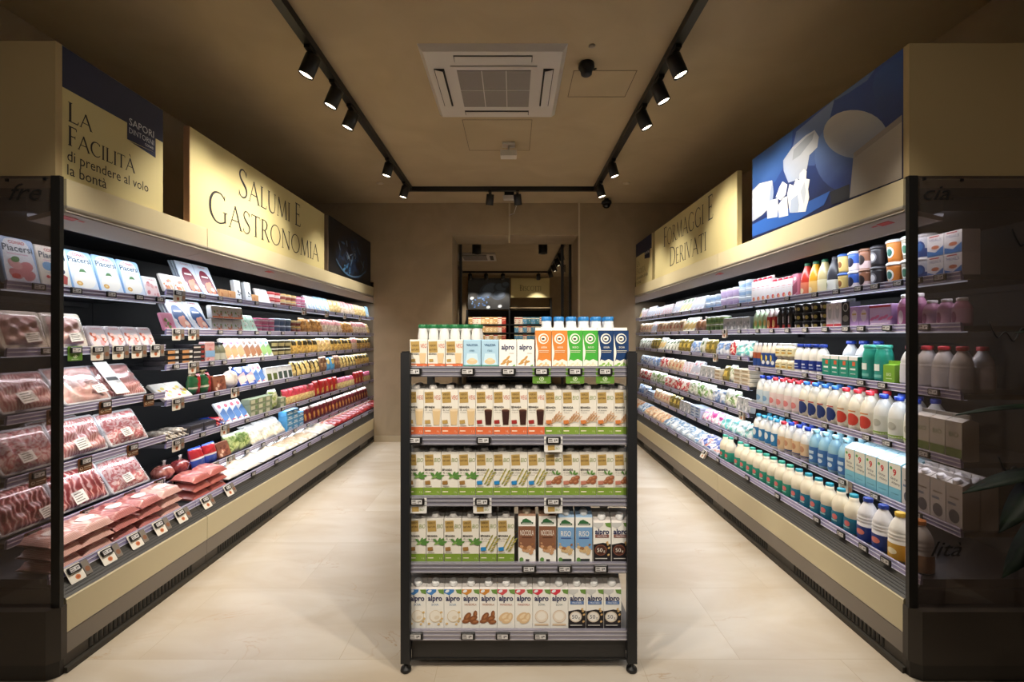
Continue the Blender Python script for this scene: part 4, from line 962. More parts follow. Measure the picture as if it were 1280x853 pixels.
alp('asoy', 'blue topped SOIA drink carton', pc_milk, 'SOIA', c(90, 130, 170, .5), c(70, 130, 196, .5), GRN)
alp('aalm', 'brown almond MANDORLA drink carton', pc_alm, 'MANDORLA', c(170, 104, 60, .5), c(206, 140, 62, .5), GRN)
alp('aalm2', 'pale almond MANDORLA drink carton', pc_alm2, 'MANDORLA', c(190, 110, 90, .5), c(206, 84, 90, .5), GRN)
alp('asoy2', 'red topped SOIA drink carton', pc_milk2, 'SOIA', c(100, 120, 130, .5), c(210, 60, 76, .5), GRN)
alp('a50', 'black protein drink carton', pc_50(c(214, 200, 180, .5), True), '', ALP, c(206, 206, 204, .5), GRN, dark=True)
alp('a50c', 'brown protein chocolate drink carton', pc_50(c(120, 74, 58, .5), False), '', ALP, c(206, 206, 204, .5), GRN, dark=True)
def p_nocc(c1, c2, word, dots):
    def f(b, y, w_, h):
        b.shape([(-w_/2+.0005, h*.36), (-w_*.2, h*.31), (w_*.15, h*.35), (w_/2-.0005, h*.30), (w_/2-.0005, h*.79), (-w_/2+.0005, h*.79)], y, c1)
        b.shape([(-.026, h*.845), (-.018, h*.93), (-.004, h*.955), (.018, h*.90), (.026, h*.845)], y, c(52, 104, 62, .5)); b.rect(-.027, .027, h*.835, h*.875, y, c(40, 74, 52, .5)); b.rect(-.022, .022, h*.848, h*.862, y, c(206, 214, 200, .5))
        b.text(word, 0, h*.60, .033, y, c(246, 240, 228, .5), .058 if len(word) > 5 else .044); b.rect(-.022, .022, h*.545, h*.57, y, c2)
        for x, z, r_ in ((-.022, .36, .010), (-.008, .33, .012), (.010, .35, .011), (.022, .30, .010), (.002, .28, .011), (.018, .24, .010), (-.014, .29, .008), (.024, .42, .006), (-.026, .44, .005)): b.oval(x, h*z, r_, r_*.75, y, dots if int(x*500) % 2 else c(150, 104, 66, .5), x*30, 10)
        b.rect(-.006, .010, h*.05, h*.11, y, c(60, 56, 54, .5)) if len(word) > 5 else b.rect(-.022, .024, h*.05, h*.12, y, c(44, 52, 50, .5)); b.oval(-.024, h*.10, .009, .010, y, c(96, 140, 70, .5))
    return f
K['nocc'] = carton('drink_carton', 'brown NOCCIOLA drink carton', .0765, .073, .245, WH, p_nocc(c(134, 92, 70, .4), c(96, 60, 44, .5), 'NOCCIOLA', c(196, 150, 112, .5)), 'edge', c(206, 190, 170, .4), c(170, 134, 112, .4), slope=.86)
K['riso'] = carton('drink_carton', 'sky blue RISO drink carton', .0735, .073, .238, WH, p_nocc(c(118, 160, 204, .4), c(60, 90, 150, .5), 'RISO', c(206, 176, 130, .5)), 'edge', c(220, 226, 232, .4), c(150, 180, 210, .4), slope=.86)
GCAP = bottle('milk_bottle', 'small green capped white bottle', .0255, .205, 'wide', c(226, 226, 224, .35), c(34, 110, 66, .4), capr=.92, caph=.06, n=14)
BCAP = bottle('milk_bottle', 'blue capped white bottle', .029, .242, 'wide', c(228, 230, 234, .35), c(44, 126, 196, .4), capr=.88, n=14)
RK = ['rack top shelf', 'rack second shelf', 'rack third shelf', 'rack fourth shelf', 'rack bottom shelf']
def rk(key, x, row, y=None, pre=''):
    p = K[key] if isinstance(key, str) else key
    inst(p, (x, (GY0+.016+p.d/2) if y is None else y, GS[row]+.0008), 0, 0, RK[row], x, pre)
x = -.451
for k, n in (('vegs', 3), ('rices', 2), ('alps', 2)):
    for i in range(n): rk(k, x+.03825, 0); x += .0782
for k, xs in (('torange', (.134, .2045)), ('tgreen', (.272, .3395)), ('tnavy', (.4075, .4745))):
    for q in xs: rk(k, q, 0)
for i in range(6):
    rk(GCAP, -.449+.0535*i, 0, 2.36, 'front'); rk(GCAP, -.444+.0535*i, 0, 2.42, 'rear')
    rk(BCAP, .166+.0612*i, 0, 2.33, 'front'); rk(BCAP, .171+.0612*i, 0, 2.40, 'rear')
def rrow(row, seq, x, step, deep=True):
    for k, n in seq:
        for i in range(n):
            rk(k, x, row); 
            if deep: rk(k, x, row, GY0+.016+.0375+.080, 'rear')
            x += step
rrow(1, (('veg', 4), ('cacao', 4), ('oat', 5)), -.4275, .0757)
rrow(2, (('soy', 4), ('rice', 4), ('nut', 5)), -.4275, .0757)
rrow(3, (('soy', 4), ('rice', 2)), -.418, .0775)
for k, xs in (('nocc', (.062, .152)), ('riso', (.233, .312)), ('a50c', (.391, .4715))):
    for q in xs: rk(k, q, 3)
rrow(4, (('asoy', 3), ('aalm', 2), ('aalm2', 2), ('asoy2', 2), ('a50', 3)), -.418, .0777)
# ------------------------------------------------------------------ electronic price tags
def mk_tag(name, desc, card=None, w_=.062, h=.031, wide=False):
    b = MB(); b.rslab(w_, h, .008, .004, c(22, 21, 22, .4), n=2); b.v = [(x, y, z-h/2) for x, y, z in b.v]
    q = MB(); q.rect(-w_*.38, w_*.34, -h*.32, h*.32, -.004, c(206, 204, 204, .4)); q.rect(w_*.06, w_*.12, -h*.2, h*.14, -.004, c(60, 58, 58, .5)); q.rect(w_*.16, w_*.26, -h*.04, h*.14, -.004, c(60, 58, 58, .5)); q.rect(-w_*.34, -w_*.1, h*.05, h*.2, -.004, c(90, 86, 84, .5)); q.rect(-w_*.34, -w_*.06, -h*.2, -h*.1, -.004, c(110, 106, 104, .5))
    parts = [('frame', b), ('screen', q)]
    if card == 'white':
        k = MB(); k.rslab(w_*1.22, .078, .0012, .005, c(236, 230, 220, .45), n=2); k.v = [(x, y+.006, z-.058) for x, y, z in k.v]
        k.oval(.004, -.038, .013, .012, .0054, c(214, 138, 90, .5), 0, 10); k.oval(.004, -.038, .008, .007, .0054, c(176, 92, 60, .5), 0, 8)
        g = MB(); g.rslab(.034, .07, .0012, .004, c(128, 120, 112, .45), n=2); g.v = [(x+w_*.61+.0195, y+.0058, z-.053) for x, y, z in g.v]; g.oval(w_*.61+.0195, -.026, .012, .013, .0052, c(138, 92, 66, .5), 0, 10)
        parts += [('card', k), ('side_card', g)]
    elif card in ('brown', 'green', 'plate'):
        col = {'brown': c(112, 68, 36, .45), 'green': c(92, 134, 48, .45), 'plate': c(228, 226, 222, .4)}[card]
        k = MB(); k.rslab(w_*1.28, .072, .0012, .004, col, n=2); k.v = [(x, y+.006, z-.053) for x, y, z in k.v]
        if card == 'brown':
            k.oval(-.022, -.034, .009, .008, .0054, c(226, 206, 180, .5), 0, 12); k.oval(-.022, -.034, .006, .005, .0054, col, 0, 10); k.rect(-.008, .034, -.033, -.027, .0054, c(230, 214, 190, .5)); k.rect(-.008, .03, -.04, -.0385, .0054, c(220, 200, 176, .5))
        elif card == 'green':
            k.oval(0, -.032, .010, .009, .0054, c(226, 236, 206, .5), 0, 14); k.oval(0, -.032, .0075, .0066, .0054, col, 0, 12); k.oval(.001, -.031, .002, .006, .0054, c(226, 236, 206, .5), -.4, 8); k.text('BIOLOGICO', 0, -.049, .008, .0054, c(226, 236, 206, .5), .04)
        else:
            k.rect(-.024, .006, -.045, -.024, .0054, GOLD, .05); k.text('BIO', .018, -.042, .014, .0054, BIO, .018, shear=.15)
        parts += [('card', k)]
    return Proto(name, 'price tag', desc, parts)
TG = {k: mk_tag('price_tag', d, k2) for k, d, k2 in (('p', 'electronic price tag', None), ('w', 'price tag with white card', 'white'), ('b', 'price tag with brown card', 'brown'), ('g', 'price tag with green card', 'green'), ('pl', 'price tag on white plate', 'plate'))}
for row, lst in enumerate(((('p', -.425), ('p', -.195), ('p', -.018), ('g', .125), ('g', .27), ('g', .40)), (('p', -.423), ('p', -.126), ('pl', .176)), (('pl', -.413), ('pl', -.132), ('pl', .176)), (('p', .071), ('p', .225), ('p', .381)), (('p', -.419), ('p', -.194), ('p', -.043), ('p', .121)))):
    for k, x in lst: inst(TG[k], (x, GY0-.0095, GS[row]-.006), 0, 0, RK[row], x)
CNT = ['top shelf', 'second shelf', 'third shelf', 'fourth shelf', 'fifth shelf', 'sixth shelf']
def tag_at(side, x, z, y, k, shelf, tilt=.0):
    inst(TG[k], (side*(x-.0216), y, z-.002), PI/2 if side < 0 else -PI/2, tilt, shelf, y)

# ------------------------------------------------------------------ goods of the coolers
def no(*a): pass
MEATP = nmat('meat_pink', (196, 118, 116), (232, 186, 180), 22, 'wave', .32, .6, .9, .25, .75)
MEATD = nmat('meat_dark', (150, 62, 62), (206, 116, 110), 14, 'wave', .32, .6, 1.0, .3, .8, (232, 190, 180))
MEATM = nmat('meat_marbled', (196, 104, 104), (238, 206, 200), 26, 'noise', .32, .6, 2.5, .42, .58)
HAM = nmat('ham_pale', (222, 164, 158), (240, 206, 196), 12, 'noise', .35, .5, 1.5, .35, .7)
SALAM = nmat('salami', (158, 70, 68), (222, 160, 152), 90, 'voronoi', .35, .5, 0, .25, .6)
SLICE = nmat('sliced_edge', (190, 128, 120), (230, 196, 188), 75, 'wave', .35, .5, .12, .2, .8, stretch=(.12, .3, 1), dirn='Z')
TRC = c(206, 204, 206, .25, .4); TRD = c(52, 48, 50, .3, .3); TRW = c(232, 222, 206, .4)
def p_pia(kind):
    def f(b, y, w_, h):
        if kind < 2:
            b.shape(catmull([(-w_/2+.006, .01), (-w_/2+.008, h*.5), (-w_*.32, h*.93), (w_*.25, h*.93), (w_*.42, h*.5), (w_*.46, .01)]), y, c(222, 230, 238, .4))
        b.text('CONAD', -.0, h*.86, .020, y, c(176, 24, 46, .5), .07, bold=.03); b.text('Piacersi', 0, h*.70, .042, y, c(20, 66, 92, .5), .13, bold=.02); b.rect(-.05, .04, h*.63, h*.65, y, c(214, 170, 190, .5))
        if kind == 0:
            for a in (-.5, 0, .5): b.oval(.0+.012*a*2, h*.48, .016, .006, y, c(66, 122, 60, .5), a+1.57, 8)
            b.oval(.0, h*.26, .062, .045, y, c(246, 242, 232, .35), .1, 18); b.oval(-.035, h*.17, .018, .013, y, c(222, 170, 84, .5), 0, 10); b.oval(-.035, h*.17, .009, .006, y, c(240, 210, 140, .5), 0, 8)
        elif kind == 1:
            for x, z, r_ in ((0, .06, .04), (.02, .08, .035), (-.025, .09, .032), (.03, .04, .03), (-.03, .045, .03)): b.oval(x, z, r_, r_*.7, y, [c(206, 130, 134, .4), c(222, 164, 164, .4)][int(x*1000) % 2], x*20, 12)
            b.oval(-.02, h*.52, .02, .014, y, c(70, 126, 60, .5), .3, 10); b.oval(-.03, .035, .02, .012, y, c(196, 60, 50, .5), .2, 10)
        else:
            b.oval(-.03, h*.5, .028, .022, y, c(112, 168, 214, .5), 0, 14); b.oval(.036, h*.42, .016, .014, y, c(60, 60, 84, .5), 0, 12); b.shape([(.0, .03), (.05, .02), (.06, .06), (.03, .075)], y, c(170, 70, 62, .5)); b.oval(-.04, .05, .01, .008, y, c(200, 60, 60, .5), 0, 8); b.rect(-.05, 0, h*.34, h*.35, y, c(150, 190, 210, .5))
    return f
BLP = c(150, 190, 232, .35, .3)
M = {}
M['pia0'] = slab('sliced_food_pack', 'pale blue cheese slice pack', .155, .215, .028, BLP, p_pia(0), .014)
M['pia1'] = slab('sliced_food_pack', 'pale blue ham slice pack', .155, .215, .028, BLP, p_pia(1), .014)
M['pia2'] = slab('sliced_food_pack', 'cream cooked meat slice pack', .155, .205, .028, c(232, 228, 214, .35, .3), p_pia(2), .008)
def p_spots(bg, cols, title=None, n=9, seed=1, band_=None, win=None):
    def f(b, y, w_, h):
        r3 = random.Random(seed)
        if win: b.rect(-w_*win[0], w_*win[0], h*win[1], h*win[2], y, win[3])
        for i in range(n):
            x = r3.uniform(-.36, .36)*w_; z = r3.uniform(.1, .66)*h; s_ = r3.uniform(.07, .16)*min(w_, h); b.oval(x, z, s_, s_*.72, y, r3.choice(cols), r3.uniform(0, 3), 9)
        if band_: b.rect(-w_/2+.001, w_/2-.001, h*band_[0], h*band_[1], y, band_[2])
        if title: b.text(title[0], 0, h*.82, h*.10, y, title[1], w_*.6)
    return f
RED = c(186, 42, 52, .45); PINKS = [c(222, 160, 160, .4), c(206, 120, 122, .4), c(236, 196, 190, .4)]
M['cub'] = slab('diced_ham_pack', 'small clear diced ham pack', .108, .12, .035, c(216, 206, 210, .25, .5), p_spots(None, PINKS+[c(190, 96, 70, .4)], ('CONAD', RED), 14, 3), .016)
M['whp'] = slab('sliced_food_pack', 'white pack with pink print', .118, .135, .03, c(238, 234, 234, .35), p_spots(None, PINKS, ('CONAD', RED), 8, 5, None, (.42, .08, .6, c(236, 206, 206, .4))), .008)
M['drk'] = slab('sliced_food_pack', 'small dark red cured meat pack', .10, .125, .022, c(120, 52, 62, .35, .4), p_spots(None, [c(160, 70, 76, .4), c(206, 150, 150, .4)], None, 9, 6), .008)
M['ctray'] = meat('meat_tray', 'cream tray of pink ham slices', .21, .185, .05, HAM, TRW, 3, (.02, .05, .07, .045), None, True, 2, .022)
M['ham'] = meat('meat_tray', 'clear tray of rolled pink ham', .27, .235, .06, HAM, TRC, 2, (.07, .06, .07, .05), None, True, 3)
M['hamb'] = meat('meat_tray', 'tray of ham with white band', .27, .235, .06, MEATP, TRC, 0, None, (.02, .36, c(236, 232, 228, .45)), True, 4, mark=c(30, 28, 30, .5))
M['fold'] = meat('meat_tray', 'clear tray of folded pink meat', .28, .215, .07, MEATP, TRC, 3, (-.03, .055, .075, .06), None, True, 5)
M['marb'] = meat('meat_tray', 'clear tray of marbled pork', .27, .215, .065, MEATM, TRC, 1, (-.03, .06, .065, .05), None, True, 6)
M['dark'] = meat('meat_tray', 'clear tray of dark pink slices', .29, .215, .07, MEATD, TRC, 1, (-.05, .05, .07, .065), None, True, 7)
M['dark2'] = meat('meat_tray', 'clear tray of red cured slices', .27, .215, .065, MEATD, TRC, 3, (.06, .04, .06, .05), None, True, 8)
M['smtr'] = meat('meat_tray', 'small clear tray of pink meat', .11, .13, .05, HAM, TRC, 3, (0, .05, .04, .03), None, True, 9)
def lump(desc, mm, w_, d, h, seed, net=None):
    rr = random.Random(seed); b = MB(); n, m_ = 18, 10; V = []
    ph = [rr.uniform(0, 6) for _ in range(4)]
    for j in range(m_+1):
        la = -PI/2+PI*j/m_
        for i in range(n):
            lo = 2*PI*i/n; k = 1+.07*math.sin(3*lo+ph[0])*math.cos(la)+.05*math.sin(2*la*2+ph[1]+lo)
            V.append((w_/2*math.copysign(abs(math.cos(la))**.8, 1)*math.cos(lo)*k, d/2*abs(math.cos(la))**.8*math.sin(lo)*k, h/2+h/2*math.sin(la)))
    b.add(V, [(j*n+i, j*n+(i+1) % n, (j+1)*n+(i+1) % n, (j+1)*n+i) for j in range(m_) for i in range(n)], mm, True)
    parts = [('body', b)]
    q = MB(); q.lathe([(.012, 0), (.006, .012), (.012, .03), (.0005, .031)], c(210, 196, 190, .4, .4), 10, (w_*.05, 0, h*.985)); parts.append(('casing_end', q))
    return Proto('cured_meat', 'meat', desc, parts)
M['lump'] = lump('vacuum packed pink meat chunk', nmat('chunk_meat', (150, 72, 66), (212, 142, 128), 16, 'noise', .25, 1, 2, .35, .68), .15, .12, .10, 3)
M['lumpd'] = lump('dark red cured meat chunk', nmat('chunk_dark', (112, 36, 44), (176, 84, 80), 14, 'noise', .25, 1, 2, .35, .68), .13, .12, .10, 4)
def flatpack(desc, mm, w_, d, n, seed, lab):
    """a flat vacuum pack of slices lying in the tray; lies with its long side along the shelf"""
    rr = random.Random(seed); b = MB(); h = .038
    prof = [(-d/2, .001), (-d/2+.004, .006), (-d/2+.010, h*.5), (-d/2+.022, h*.9), (0, h), (d/2-.02, h*.9), (d/2-.004, .006), (d/2, .001)]
    nx = 8; V = []
    for i in range(nx+1):
        u = i/nx*2-1; e_ = max(.05, 1-abs(u)**6)**.5
        for k, (y, z) in enumerate(prof): V.append((u*w_/2, y*(1-.02*math.sin(u*9+k)), .0015+z*e_*(1+.06*math.sin(u*5+k+seed))))
    m_ = len(prof)
    b.add(V, [(i*m_+k, (i+1)*m_+k, (i+1)*m_+k+1, i*m_+k+1) for i in range(nx) for k in range(m_-1)], mm, True)
    b.add([(-w_/2, -d/2, .001), (w_/2, -d/2, .001), (w_/2, d/2, .001), (-w_/2, d/2, .001)], [(0, 3, 2, 1)], mm)
    parts = [('body', b)]
    if lab:
        q = MB(); zt = h*1.06+.003; nn = 16
        q.add([(.045*math.cos(2*PI*i/nn), .0+.026*math.sin(2*PI*i/nn), zt-abs(math.sin(2*PI*i/nn))*.004) for i in range(nn)], [tuple(range(nn))], c(236, 230, 228, .4)); parts.append(('oval_label', q))
    return Proto('sliced_meat_pack', 'meat pack', desc, parts)
M['fl1'] = flatpack('flat pack of pale sliced meat', SLICE, .16, .165, 6, 1, True)
M['fl2'] = flatpack('flat pack of sliced salami', nmat('salami_edge', (150, 66, 66), (216, 150, 146), 75, 'wave', .35, .6, .12, .2, .8, stretch=(.12, .3, 1), dirn='Z'), .16, .165, 6, 2, True)
M['fl3'] = flatpack('flat pack of red sliced ham', nmat('ham_edge', (172, 84, 82), (206, 128, 118), 75, 'wave', .35, .6, .12, .2, .8, stretch=(.12, .3, 1), dirn='Z'), .17, .165, 6, 3, False)

class Row:
    def __init__(s, side, bay, i, y0, y1):
        s.side = side; cool = 'meat' if side < 0 else 'dairy'; p = SIDE[side]
        s.zs = {(-1, 0): LN, (-1, 1): LF, (1, 0): RN, (1, 1): RF}[(side, bay)]
        s.tray = i == 't'; s.z = TRAY if s.tray else s.zs[i]; s.x = p['T'] if s.tray else p['R']
        s.shelf = '%s %s bay %s' % (cool, ('front', 'long')[bay], 'bottom tray' if s.tray else CNT[i])
        s.y = y0; s.y1 = y1
    def put(s, p, n=1, lean=0, gap=.004, stack=1, deep=1, back=.006, yaw=0, at=None, jit=0, roll=0, dstep=None):
        if isinstance(p, str): p = M[p]
        soft = p.cat == 'bag' and lean > -1; base_lean = lean
        if soft: yaw = .045; gap = max(gap, .007)
        if at is not None: s.y = max(s.y, at) if at < 90 else s.y
        a0, a1, z0, z1 = lean_box(p, lean); wd = p.w
        for k in range(n):
            if soft: lean = base_lean+R.choice((-.1, -.05, 0, .04)); a0, a1, z0, z1 = lean_box(p, lean)
            if s.y+wd > s.y1+.002: return s
            yc = s.y+wd/2-(p.lo[0]+p.hi[0])/2*(1 if s.side < 0 else -1)
            for dp in range(deep):
                for st_ in range(stack):
                    dx = back+.004-a0+dp*(dstep or (p.d/max(.25, math.cos(lean))+.004))
                    pre = ''
                    if stack > 1: pre = ('lower', 'upper')[st_] if stack == 2 else ('bottom', 'middle', 'upper', 'topmost', 'crowning')[st_]
                    if deep > 1: pre = (('front', 'rear', 'rearmost')[dp]+' '+pre).strip()
                    inst(p, (s.side*(s.x+dx), yc, s.z+.001-z0+st_*(z1-z0+.0008)), PI/2 if s.side < 0 else -PI/2, lean, s.shelf, yc, pre, R.uniform(-yaw, yaw), 0)
            s.y += wd+gap
        return s
    def skip(s, d): s.y += d; return s
    def to(s, y): s.y = y; return s
    def tags(s, seq):
        for y, k in seq:
            if s.tray and k == 'w': tag_at(s.side, s.x, s.z-.002, y, k, s.shelf, -.5)
            else: tag_at(s.side, s.x, s.z, y, k, s.shelf)
        return s
r_ = math.radians

# ---- meat cooler, front bay
LR = lambda i, a=2.05: Row(-1, 0, i, a, LM-.005)
LR(0).put('pia1', 1, r_(-12)).put('pia2', 1, r_(-12)).put('pia0', 3, r_(-16), deep=2).put('whp', 1, r_(-16), deep=2).put('whp', 1, r_(-10)).tags([(2.16, 'p'), (2.345, 'p'), (2.55, 'p'), (2.74, 'p'), (2.9, 'p')])
LR(1).put('ctray', 2, r_(-18), deep=2).put('cub', 4, r_(-22), deep=3).tags([(2.2, 'p'), (2.345, 'g'), (2.47, 'w'), (2.60, 'w'), (2.73, 'w'), (2.87, 'w')])
LR(2).put('fold', 1, r_(-35)).put('ham', 1, r_(-38)).put('hamb', 1, r_(-38)).tags([(2.24, 'b'), (2.52, 'b'), (2.82, 'b')])
LR(3).put('marb', 1, r_(-28)).put('fold', 1, r_(-28), deep=2).put('marb', 1, r_(-32), gap=.002).put('smtr', 1, r_(-15)) .tags([(2.16, 'b'), (2.40, 'b'), (2.70, 'b')])
LR(4).put('dark2', 1, r_(-26)).put('dark', 1, r_(-26), deep=2).put('marb', 1, r_(-34)).put('lump', 1, yaw=.2).tags([(2.14, 'b'), (2.41, 'b'), (2.68, 'b'), (2.9, 'b')])
rw = LR('t', 2.06); rw.put('fl1', 2, r_(7), stack=3, yaw=.06).put('fl2', 2, r_(7), stack=3, yaw=.06).put('fl1', 1, r_(7), stack=3); rw.to(2.06)
for y in (2.13, 2.30, 2.47, 2.64, 2.81): tag_at(-1, rw.x, rw.z-.002, y, 'w', rw.shelf, -.5)
LRows = [Row(-1, 0, i, 2.05, LM) for i in (0,)]

# ---- meat cooler, long bay
def p_arch(arch, food, title):
    def f(b, y, w_, h):
        b.text('CONAD', 0, h*.90, .017, y, RED, w_*.45)
        b.shape(catmull([(-w_*.36, h*.42), (-w_*.34, h*.62), (-w_*.18, h*.80), (w_*.1, h*.80), (w_*.3, h*.62), (w_*.38, h*.42)])+[(w_*.47, .03), (-w_*.2, .03)], y, arch)
        for x, z, q in ((.02, .36, .2), (.2, .24, .22), (-.06, .22, .18), (.14, .42, .12)): b.oval(w_*x, h*z, w_*q, w_*q*.7, y, food, z*9, 12)
        b.rect(-w_*.22, w_*.2, h*.6, h*.65, y, c(232, 226, 224, .45)); b.oval(w_*.2, h*.24, w_*.12, w_*.09, y, c(240, 214, 196, .45), 0, 10)
        for k in range(3): b.oval(-w_*.34, h*(.12+.1*k), w_*.07, w_*.07, y, c(240, 238, 240, .4), 0, 10)
    return f
M['arch'] = slab('smoked_fish_pack', 'tall pack with dark red arch', .175, .25, .012, c(212, 222, 236, .35), p_arch(c(124, 34, 54, .4), c(222, 126, 84, .4), ''), .004)
M['archb'] = slab('smoked_fish_pack', 'tall pack with navy blue arch', .175, .235, .012, c(222, 230, 240, .35), p_arch(c(34, 72, 122, .4), c(226, 158, 136, .4), ''), .004)
M['salm'] = slab('smoked_fish_pack', 'small pack with orange slices', .10, .12, .02, c(238, 230, 224, .35), p_spots(None, [c(228, 150, 90, .4), c(240, 190, 140, .4), c(214, 120, 84, .4)], None, 10, 4), .006)
M['pnk'] = slab('sliced_food_pack', 'bright pink flower print pack', .11, .12, .02, c(226, 150, 176, .35), p_spots(None, [c(240, 196, 206, .4), c(196, 80, 110, .4), c(120, 150, 80, .4)], None, 10, 8), .006)
M['wbox'] = slab('sausage_box', 'narrow white box with black print', .085, .165, .035, c(232, 234, 236, .4), p_spots(None, [c(40, 40, 44, .5), c(120, 120, 124, .5)], None, 5, 12), .003)
M['owht'] = slab('sliced_food_pack', 'plain white leaning pack', .10, .14, .02, c(240, 232, 228, .35), p_spots(None, [c(240, 214, 196, .4)], ('CONAD', RED), 3, 2), .006)
M['oran'] = slab('sliced_food_pack', 'low orange snack pack', .10, .07, .03, c(226, 170, 116, .4), p_spots(None, [c(240, 200, 150, .4), c(206, 130, 80, .4)], None, 6, 3), .006)
M['ltb'] = slab('filled_pasta_pack', 'light blue pasta pack', .13, .17, .03, c(150, 196, 226, .35, .3), p_spots(None, [c(232, 214, 170, .4), c(240, 230, 200, .4)], None, 7, 5), .012)
M['wpas'] = slab('filled_pasta_pack', 'white and sky blue pack', .12, .16, .03, c(226, 234, 240, .35, .3), p_spots(None, [c(120, 170, 214, .4), c(180, 206, 230, .4)], None, 6, 6), .012)
M['redtub'] = tub('spread_tub', 'red and white small tub', .05, .044, .055, c(196, 62, 66, .4), c(222, 110, 104, .4), band(.2, .7, c(236, 220, 214, .4)))
M['yeltub'] = tub('spread_tub', 'yellow lidded small tub', .05, .044, .055, c(214, 196, 160, .4), c(226, 190, 110, .4), band(.2, .7, c(150, 80, 70, .4)))
M['pktub'] = tub('spread_tub', 'magenta lidded small tub', .05, .044, .055, c(222, 206, 214, .4), c(196, 76, 120, .4), band(.2, .7, c(206, 120, 150, .4)))
M['bltub'] = tub('spread_tub', 'grey blue small tub', .05, .044, .06, c(140, 156, 176, .4), c(196, 206, 216, .35), band(.15, .75, c(96, 116, 146, .4)))
M['grtub'] = tub('olive_tub', 'dark olive tub', .06, .054, .07, c(66, 62, 42, .35, .4), c(204, 200, 184, .3), band(.3, .75, c(196, 184, 130, .4), -1, 1))
PASTA = nmat('pasta_fill', (196, 152, 84), (236, 206, 140), 60, 'voronoi', .45, .5, 0, .1, .6)
CROIS = nmat('bake_fill', (176, 104, 44), (236, 178, 104), 34, 'voronoi', .45, .5, 0, .1, .6)
BEIG = nmat('beige_fill', (206, 168, 132), (240, 218, 190), 44, 'voronoi', .45, .5, 0, .1, .6)
DUMP = nmat('dumpling_fill', (206, 190, 158), (240, 232, 212), 40, 'voronoi', .4, .6, 0, .1, .6)
NOOD = nmat('noodle_fill', (206, 196, 178), (240, 234, 222), 30, 'wave', .35, .7, 1.2, .3, .7)
CLRB = c(226, 224, 222, .2, .8)
def p_lab(m, v0=.3, v1=.65, u=.55, m2=None): return lambda a, v: (m if (abs(a) < u and v0 < v < v1) else (m2 if (m2 and v > .72 and v < .93) else None))
def two(m_top, v): return lambda a, q: m_top if q > v else None
M['bpas'] = bag('pasta_bag', 'beige pasta bag', .12, .17, .05, PASTA, c(226, 206, 170, .3, .5), p_lab(c(232, 196, 150, .4), .55, .85, .7), seed=2)
M['bcro'] = bag('pastry_bag', 'golden brown pastry bag', .13, .14, .07, CROIS, c(236, 206, 170, .3, .5), None, seed=3)
M['bpink'] = bag('filled_pasta_bag', 'pink topped pasta bag', .10, .15, .05, BEIG, c(232, 190, 180, .3, .5), two(c(226, 160, 156, .4), .6), seed=4)
M['bgold'] = bag('pasta_bag', 'golden tortellini bag', .12, .14, .06, nmat('tort_fill', (170, 124, 50), (240, 200, 110), 40, 'voronoi', .4, .6, 0, .1, .6), c(206, 176, 110, .3, .5), p_lab(c(70, 60, 34, .4), .6, .9, .8), seed=5)
M['bsnack'] = bag('snack_bag', 'yellow and black pasta bag', .11, .145, .05, nmat('yel_fill', (206, 160, 60), (244, 222, 150), 40, 'voronoi', .4, .6, 0, .1, .6), c(60, 52, 44, .35, .5), lambda a, v: c(52, 44, 38, .4) if abs(a+v*1.2-.8) < .22 else None, seed=6)
M['bbrown'] = bag('snack_bag', 'brown paper snack bag', .09, .155, .05, c(140, 104, 80, .5), c(120, 88, 66, .5), p_lab(c(196, 160, 120, .45), .3, .6, .6), seed=7)
M['bblue'] = bag('snack_bag', 'blue and yellow snack bag', .12, .14, .05, c(90, 160, 206, .35, .4), c(70, 136, 186, .35), p_lab(c(236, 206, 130, .4), .5, .9, .7), seed=8)
M['bred'] = bag('gnocchi_bag', 'bright red pasta bag', .13, .18, .05, c(176, 34, 36, .3, .6), c(190, 50, 48, .3, .5), lambda a, v: c(222, 176, 90, .4) if (a/.45)**2+((v-.34)/.2)**2 < 1 else None, seed=9)
M['brp'] = bag('gnocchi_bag', 'red topped gnocchi bag', .11, .14, .05, nmat('gnoc_fill', (206, 160, 100), (240, 214, 150), 60, 'voronoi', .4, .6, 0, .1, .6), c(206, 70, 80, .3, .5), two(c(206, 70, 84, .35, .4), .5), seed=10)
M['bpy'] = bag('gnocchi_bag', 'pink and yellow gnocchi bag', .10, .13, .05, nmat('gnoc2_fill', (220, 180, 110), (244, 226, 160), 60, 'voronoi', .4, .6, 0, .1, .6), c(226, 110, 140, .3, .5), two(c(226, 120, 150, .35, .4), .55), seed=11)
M['bmar'] = bag('pasta_bag', 'maroon pasta bag', .105, .15, .045, c(112, 26, 36, .3, .5), c(206, 160, 150, .3, .5), lambda a, v: c(206, 150, 80, .4) if (a/.5)**2+((v-.4)/.22)**2 < 1 else (c(226, 206, 200, .4) if v > .84 else None), seed=12)
M['bdump'] = bag('dumpling_bag', 'clear bag of pale dumplings', .19, .21, .07, DUMP, CLRB, lambda a, v: CLRB if v > .6 else None, seed=13, crimp=.05)
M['bnood'] = bag('noodle_bag', 'clear bag of white noodles', .22, .25, .06, NOOD, CLRB, lambda a, v: (CLRB if v > .72 or abs(a) > .88 else None), seed=14, wr=.005)
M['bcap'] = bag('noodle_bag', 'clear bag of beige noodles', .20, .24, .05, nmat('cap_fill', (176, 150, 118), (226, 208, 182), 34, 'wave', .35, .7, 1.4, .3, .7), CLRB, lambda a, v: (CLRB if v > .75 else None), seed=15, wr=.005)
